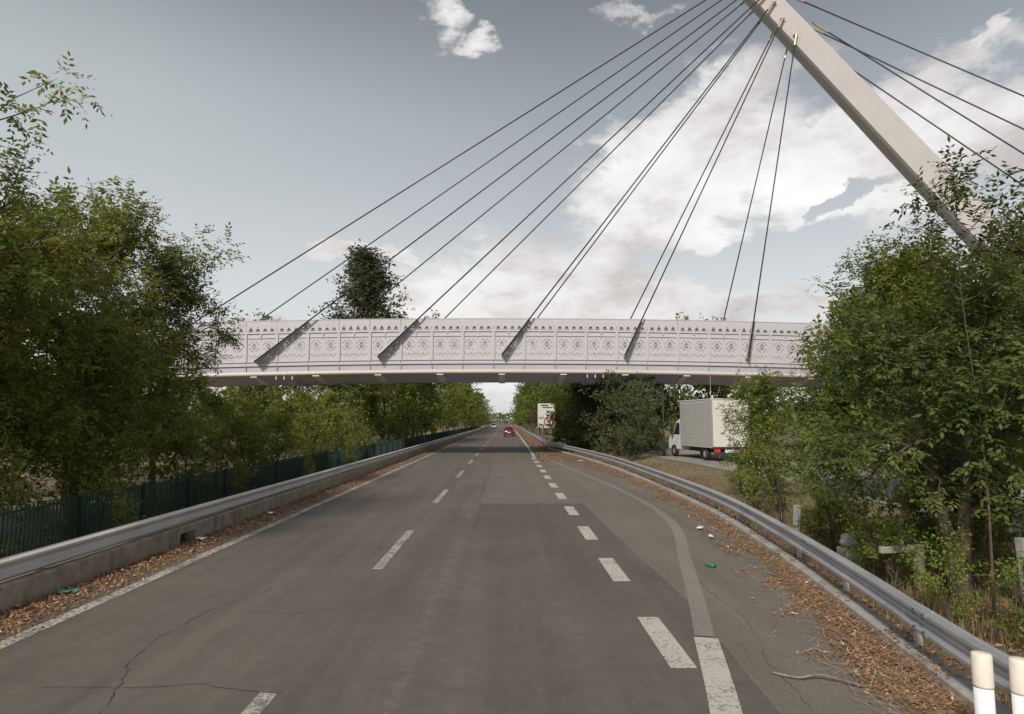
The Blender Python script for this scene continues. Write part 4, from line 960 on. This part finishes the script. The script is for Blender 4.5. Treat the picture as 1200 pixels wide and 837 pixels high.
box(bm, (-.55, -.025, 2.75), (.06, .008, .16)); box(bm, (-.4, -.025, 2.75), (.06, .008, .16)); box(bm, (-.52, -.025, 2.12), (.34, .008, .1))
obj('sign_marks', bm, M['sign_black'], sp)
# overhanging leaves in front of the sign
place_tree('bush', TH[0], 5.7, 56.8, 'bush whose twigs hang over the right edge of the speed limit sign', 'bush', 'bushes right of the road by the bridge', rz=1, s=.66, sz=.82, mat='leaf_olive')

def bollard(x, y, label, lean=0):
    c = empty('marker_post', (x, y, 0), 0, label, 'marker post', 'white marker posts by the rail')
    bm = bmesh.new(); tube(bm, [(0, 0, -.1), (0, 0, .56)], .064, 24); obj('post_body', bm, M['post_white'], c, True)
    bm = bmesh.new(); tube(bm, [(0, 0, .555), (0, 0, .57), (0, 0, .775), (0, 0, .79), (0, 0, .795)], [.068, .068, .067, .06, .02], 24); obj('post_cap', bm, M['post_cream'], c, True)
bollard(3.51, 4.9, 'cylindrical white marker post with cream cap, left one of the pair by the rail')
bollard(3.70, 4.78, 'cylindrical white marker post with cream cap, right one at the picture edge')

def cpost(x, y, h, label, rail_=False, tilt=0):
    z = float(gh(x, y)); c = empty('fence_post', (x, y, z), .3, label, 'post', 'old concrete posts behind the right guardrail'); c.rotation_euler = (tilt, tilt * .5, .3)
    bm = bmesh.new(); box(bm, (0, 0, h / 2 - .1), (.11, .11, h + .2), bev=.012); obj('post_body', bm, M['kerb'], c)
    if rail_: bm = bmesh.new(); box(bm, (-.38, 0, h - .05), (.7, .07, .09), bev=.01); obj('rail_stub', bm, M['kerb'], c)
cpost(6.1, 9.7, .7, 'grey concrete post with a broken rail stub behind the right guardrail', True, .03)
cpost(6.85, 8.6, .95, 'grey concrete post at the foot of the trees near the right picture edge', False, -.04)
cpost(6.3, 14.2, .7, 'short grey concrete post under the shrub behind the guardrail', False, .06)
bm = bmesh.new()
bmesh.ops.create_icosphere(bm, subdivisions=3, radius=.16)
for v in bm.verts: v.co *= 1 + .22 * math.sin(v.co.x * 31 + v.co.y * 23) * math.cos(v.co.z * 27); v.co.z *= .9
o = obj('stone', bm, M['kerb'], None, True); o.location = (5.9, 11.2, .42); tag(o, 'roundish grey broken stone lump behind the right guardrail', 'stone')
bm = bmesh.new(); box(bm, (0, 0, 0), (.34, .34, .5), bev=.03); o = obj('concrete_stub', bm, M['kerb']); o.location = (5.9, 11.2, .08); tag(o, 'square concrete stub carrying the broken stone lump', 'stub')

# roadside litter objects
bm = bmesh.new(); tube(bm, [(0, 0, 0), (.12, 0, 0), (.15, 0, 0), (.2, 0, 0), (.21, 0, 0)], [.03, .031, .016, .013, .013], 12)
o = obj('bottle', bm, M['bottle'], None, True); o.location = (3.55, 11.15, .04); o.rotation_euler = (0, 0, 2.4); tag(o, 'small green glass bottle lying on the asphalt by the leaf litter', 'bottle')
bm = bmesh.new(); tube(bm, catmull([(0, 0, .01), (.25, -.05, .02), (.45, .04, .05), (.8, .02, .02)], 4), .012, 6)
o = obj('stick', bm, M['bark_pale'], None, True); o.location = (2.62, 6.6, .01); o.rotation_euler = (0, 0, -.5); tag(o, 'bare brown stick lying on the shoulder in the right foreground', 'stick')
def crumple(x, y, z, sx, sy, mat, label, cat, seed):
    bm = bmesh.new(); bmesh.ops.create_grid(bm, x_segments=7, y_segments=5, size=.5); r_ = random.Random(seed)
    for v in bm.verts: v.co = Vector((v.co.x * sx + r_.uniform(-.01, .01), v.co.y * sy + r_.uniform(-.01, .01), r_.uniform(.0, .045)))
    o = obj('litter' if cat == 'litter' else cat, bm, M[mat]); o.location = (x, y, z); o.rotation_euler = (0, 0, r_.uniform(0, 3)); tag(o, label, cat, 'rubbish on the verges')
crumple(-6.35, 9.6, .03, .26, .16, 'cloth_teal', 'crumpled teal rag in the leaf litter at the lower left', 'rag', 1)
crumple(-6.4, 13.75, .03, .2, .16, 'litter_white', 'white crumpled paper in front of the drain hole in the left wall', 'litter', 2)
crumple(-6.3, 17.5, .03, .2, .14, 'litter_white', 'white scrap in the litter beyond the drain hole', 'litter', 3)
crumple(4.35, 13.9, .04, .22, .06, 'litter_white', 'white paper strip in the right leaf litter beside the kerb', 'litter', 4)
crumple(4.45, 15.0, .04, .22, .1, 'litter_white', 'smaller white scrap just beyond the paper strip on the right verge', 'litter', 5)
crumple(4.5, 39.5, .04, .35, .2, 'litter_white', 'pale bag lying where the right guardrail bends towards the road', 'litter', 6)

# pale low building seen through the trees on the left
b = empty('building', (-40, 34, 0), 0, 'long low pale building glimpsed through the trees on the left', 'building')
bm = bmesh.new(); box(bm, (0, 0, 1.5), (8, 58, 3.0)); obj('wall', bm, M['wall_pale'], b)
bm = bmesh.new(); box(bm, (0, 0, 3.1), (8.8, 59, .2), bev=.03); obj('roof', bm, M['galv_dull'], b)
for k in range(14):
    bm = bmesh.new(); box(bm, (4.02, -26 + 4 * k, 1.75), (.08, 2.0, 1.0), bev=.02); w_ = obj('window', bm, M['glass'], b)
    bm = bmesh.new(); box(bm, (4.05, -26 + 4 * k, 2.3), (.14, 2.2, .08)); obj('window_frame', bm, M['white_paint'], w_)

# ------------------------------------------------------------------ people on the bridge
def person(x, y, label, top, legs, rz=0, hair='hair', h=1.74):
    zf = 6.9 + arch(x); p = empty('person', (x, y, zf), rz, label, 'person', 'pedestrians on the footbridge'); s = h / 1.74
    J = {'pel': (0, 0, .94, .13, .1), 'wst': (0, 0, 1.1, .125, .09), 'chs': (0, 0, 1.32, .155, .105), 'nb': (0, 0, 1.45, .06, .06), 'hd0': (0, .015, 1.55, .06, .065), 'hd1': (0, .02, 1.65, .078, .09), 'hd2': (0, .01, 1.73, .05, .06)}
    E = [('pel', 'wst'), ('wst', 'chs'), ('chs', 'nb'), ('nb', 'hd0'), ('hd0', 'hd1'), ('hd1', 'hd2')]
    for sd, n_ in ((-1, 'l'), (1, 'r')):
        st_ = .16 * sd
        J.update({n_ + 'sh': (sd * .18, 0, 1.4, .055, .055), n_ + 'el': (sd * .23, -.03, 1.13, .042, .042), n_ + 'wr': (sd * .22, .08, .9, .03, .03), n_ + 'ha': (sd * .215, .12, .81, .035, .02),
                  n_ + 'hp': (sd * .09, 0, .88, .085, .09), n_ + 'kn': (sd * .1, st_ * .6 + .03, .48, .06, .06), n_ + 'an': (sd * .1, st_, .09, .04, .04), n_ + 'to': (sd * .11, st_ + .16, .035, .04, .028)})
        E += [('chs', n_ + 'sh'), (n_ + 'sh', n_ + 'el'), (n_ + 'el', n_ + 'wr'), (n_ + 'wr', n_ + 'ha'), ('pel', n_ + 'hp'), (n_ + 'hp', n_ + 'kn'), (n_ + 'kn', n_ + 'an'), (n_ + 'an', n_ + 'to')]
    keys = list(J); me = bpy.data.meshes.new('body'); me.from_pydata([tuple(c * s for c in J[k][:3]) for k in keys], [(keys.index(a), keys.index(b_)) for a, b_ in E], [])
    o = bpy.data.objects.new('body', me); COL.objects.link(o)
    m_ = o.modifiers.new('s', 'SKIN'); m_.use_smooth_shade = True
    for i, k in enumerate(keys): me.skin_vertices[0].data[i].radius = (J[k][3] * s, J[k][4] * s)
    me.skin_vertices[0].data[0].use_root = True
    sb = o.modifiers.new('u', 'SUBSURF'); sb.levels = 1; sb.render_levels = 1
    dg = bpy.context.evaluated_depsgraph_get(); me2 = bpy.data.meshes.new_from_object(o.evaluated_get(dg)); bpy.data.objects.remove(o)
    for k in (top, legs, 'skin'): me2.materials.append(M[k])
    for f in me2.polygons:
        c = f.center / s; f.use_smooth = True
        f.material_index = 2 if (c.z > 1.47 or (abs(c.x) > .17 and c.z < .93)) else (0 if c.z > .96 or abs(c.x) > .175 else 1)
    link('body', me2, None, p)
    bm = bmesh.new(); bmesh.ops.create_icosphere(bm, subdivisions=3, radius=.105 * s)
    for v in bm.verts:
        v.co.z *= 1.1
        if v.co.y > .045 * s and v.co.z < .05 * s: v.co.y = .045 * s
    bmesh.ops.translate(bm, vec=(0, -.015 * s, 1.67 * s), verts=bm.verts); obj('hair', bm, M[hair], p, True)
    return p
person(-18.75, 45.2, 'pedestrian in purple top and dark trousers behind the left end of the parapet', 'purple', 'navy', R(-90))
person(-19.25, 45.9, 'pedestrian in orange top and blue trousers next to the purple one', 'orange', 'blue', R(-90))
person(-8.05, 45.3, 'pedestrian in brick red top behind the second visible stay cable', 'brick', 'navy', R(90))

# ------------------------------------------------------------------ world, sun, camera
SUN_AZ = 205; SUN_EL = 38      # azimuth clockwise from +Y
w = bpy.data.worlds.new('World'); scn.world = w; w.use_nodes = True; nt = w.node_tree; nt.nodes.clear()
out = N(nt, 'ShaderNodeOutputWorld'); bg = N(nt, 'ShaderNodeBackground'); nt.links.new(bg.outputs[0], out.inputs[0]); bg.inputs[1].default_value = .086
sky = N(nt, 'ShaderNodeTexSky'); sky.sky_type = 'NISHITA'; sky.sun_disc = False; sky.sun_elevation = R(SUN_EL); sky.sun_rotation = R(SUN_AZ); sky.air_density = 1.0; sky.dust_density = 2.5; sky.ozone_density = 1.0
hs = N(nt, 'ShaderNodeHueSaturation'); hs.inputs['Saturation'].default_value = .33; nt.links.new(sky.outputs[0], hs.inputs['Color'])
hs.inputs['Value'].default_value = 1.0
tc = N(nt, 'ShaderNodeTexCoord'); sx = N(nt, 'ShaderNodeSeparateXYZ'); nt.links.new(tc.outputs['Generated'], sx.inputs[0])
az = math_(nt, 'ARCTAN2', sx.outputs[0], sx.outputs[1]); el = math_(nt, 'ARCSINE', sx.outputs[2])
def dirof(u, v):
    # direction of a cloud bank, from the bearing and the height it stands at
    x = (u - 600) / 750; y_ = -(v - 418.5) / 750; p = math.atan(74.5 / 750); yw = R(.46)
    F = Vector((math.sin(yw) * math.cos(p), math.cos(yw) * math.cos(p), math.sin(p))); Rt = Vector((math.cos(yw), -math.sin(yw), 0)); U = Rt.cross(F)
    d = (F + Rt * x + U * y_).normalized(); return math.atan2(d.x, d.y), math.asin(d.z)
cx = N(nt, 'ShaderNodeCombineXYZ'); nt.links.new(math_(nt, 'MULTIPLY', az, 1.0), cx.inputs[0]); nt.links.new(math_(nt, 'MULTIPLY', el, 1.9), cx.inputs[1])
nA = noise(nt, cx.outputs[0], 6.5, 12, .66, .25); nB = noise(nt, cx.outputs[0], 2.6, 5, .55)
wa = noise(nt, cx.outputs[0], 7.0, 5, .6); wc = N(nt, 'ShaderNodeVectorMath'); wc.operation = 'ADD'; nt.links.new(cx.outputs[0], wc.inputs[0]); wc.inputs[1].default_value = (7.3, 3.1, 1.7); we = noise(nt, wc.outputs[0], 7.0, 5, .6)
az0, el0 = az, el
az = math_(nt, 'ADD', az, math_(nt, 'MULTIPLY', math_(nt, 'SUBTRACT', wa, .5), .2)); el = math_(nt, 'ADD', el, math_(nt, 'MULTIPLY', math_(nt, 'SUBTRACT', we, .5), .12))
blobs = [((800, 215), 150, 90, 1.0, -.5), ((1000, 190), 190, 75, .95, -.25), ((680, 335), 230, 72, .8, -.1), ((432, 298), 58, 11, 1.0, 0), ((1170, 150), 110, 50, .85, -.4), ((505, 18), 36, 20, .5, .5), ((568, 46), 20, 12, .6, 0), ((750, 12), 60, 12, .65, 0), ((1150, 50), 40, 12, .8, -.4), ((1000, 360), 160, 26, .7, 0), ((1500, 250), 260, 160, .8, 0), ((560, 440), 330, 60, .6, 0), ((560, 345), 130, 40, .8, -.2), ((980, 262), 160, 16, .7, -.2)]
gaps = [((880, 305), 120, 20, 1.0, .05), ((1010, 235), 70, 10, .8, -.4), ((1030, 330), 60, 14, .8, 0)]
tot = None
gap = None
for gi, ((u, v), ru, rv, amp, tilt) in enumerate(blobs + gaps):
    a0_, e0 = dirof(u, v); a1, _ = dirof(u + 5, v); _, e1 = dirof(u, v - 5); sa = ru * abs(a1 - a0_) / 5; se = rv * abs(e1 - e0) / 5
    da = math_(nt, 'SUBTRACT', az, a0_); de = math_(nt, 'SUBTRACT', el, e0)
    ct, s_t = math.cos(tilt), math.sin(tilt)
    p_ = math_(nt, 'ADD', math_(nt, 'MULTIPLY', da, ct / sa), math_(nt, 'MULTIPLY', de, -s_t / sa))
    q_ = math_(nt, 'ADD', math_(nt, 'MULTIPLY', da, s_t / se), math_(nt, 'MULTIPLY', de, ct / se))
    d2 = math_(nt, 'ADD', math_(nt, 'MULTIPLY', p_, p_), math_(nt, 'MULTIPLY', q_, q_))
    g_ = math_(nt, 'MULTIPLY', mapr(nt, d2, 0, 2.2, 1, 0), amp)
    if gi >= len(blobs): gap = g_ if gap is None else math_(nt, 'MAXIMUM', gap, g_); continue
    tot = g_ if tot is None else math_(nt, 'MAXIMUM', tot, g_)
tot = math_(nt, 'SUBTRACT', tot, gap); az, el = az0, el0
back = mapr(nt, sx.outputs[1], -.1, -.5, 0, .45); tot = math_(nt, 'MAXIMUM', tot, back)
dens = math_(nt, 'ADD', tot, math_(nt, 'MULTIPLY', math_(nt, 'SUBTRACT', nA, .5), 2.0))
mask = mapr(nt, dens, .26, .72, 0, 1, True)
shade = math_(nt, 'ADD', math_(nt, 'MULTIPLY', nB, .75), math_(nt, 'MULTIPLY', nA, .45))
ccol = ramp(nt, shade, [(.45, (8.8, 8.75, 8.6)), (.58, (7.6, 7.5, 7.4)), (.68, (5.5, 5.15, 5.1)), (.78, (4.4, 4.15, 4.15))])
ccol_n = nt.nodes[-1]
# haze towards the horizon, neutral slate blue higher up
hz = mapr(nt, el, .02, .5, 1, 0, True)
skyc = mix(nt, .6, hs.outputs[0], mix(nt, hz, (3.3, 3.7, 4.0), (8.2, 8.4, 8.3)))
skyc = mix(nt, math_(nt, 'MULTIPLY', mapr(nt, az, .1, -.55), .35), skyc, (6.0, 6.5, 6.5))
skyc = mix(nt, mapr(nt, el, .42, .66, 0, .7, True), skyc, (1.2, 1.35, 1.55))
fin = mix(nt, mask, skyc, ccol)
nt.links.new(fin, bg.inputs[0])

sd = bpy.data.lights.new('sun', 'SUN'); sd.energy = 2.9; sd.angle = R(8); sd.color = (1, .95, .87)
so = bpy.data.objects.new('sun', sd); COL.objects.link(so)
dv = Vector((math.sin(R(SUN_AZ)) * math.cos(R(SUN_EL)), math.cos(R(SUN_AZ)) * math.cos(R(SUN_EL)), math.sin(R(SUN_EL))))
so.rotation_euler = dv.to_track_quat('Z', 'Y').to_euler(); so.location = dv * 60

cam = bpy.data.cameras.new('camera'); cam.sensor_width = 36; cam.lens = 22.5; cam.clip_start = .1; cam.clip_end = 6000
co = bpy.data.objects.new('camera', cam); COL.objects.link(co); co.location = (0, 0, 2.5)
co.rotation_euler = (math.pi / 2 + math.atan(74.5 / 750), 0, -R(.46)); scn.camera = co
scn.view_settings.view_transform = 'Standard'; scn.view_settings.look = 'None'; scn.view_settings.exposure = .42; scn.view_settings.gamma = 1
scn.cycles.max_bounces = 8; scn.cycles.diffuse_bounces = 4; scn.cycles.transmission_bounces = 6; scn.cycles.transparent_max_bounces = 4
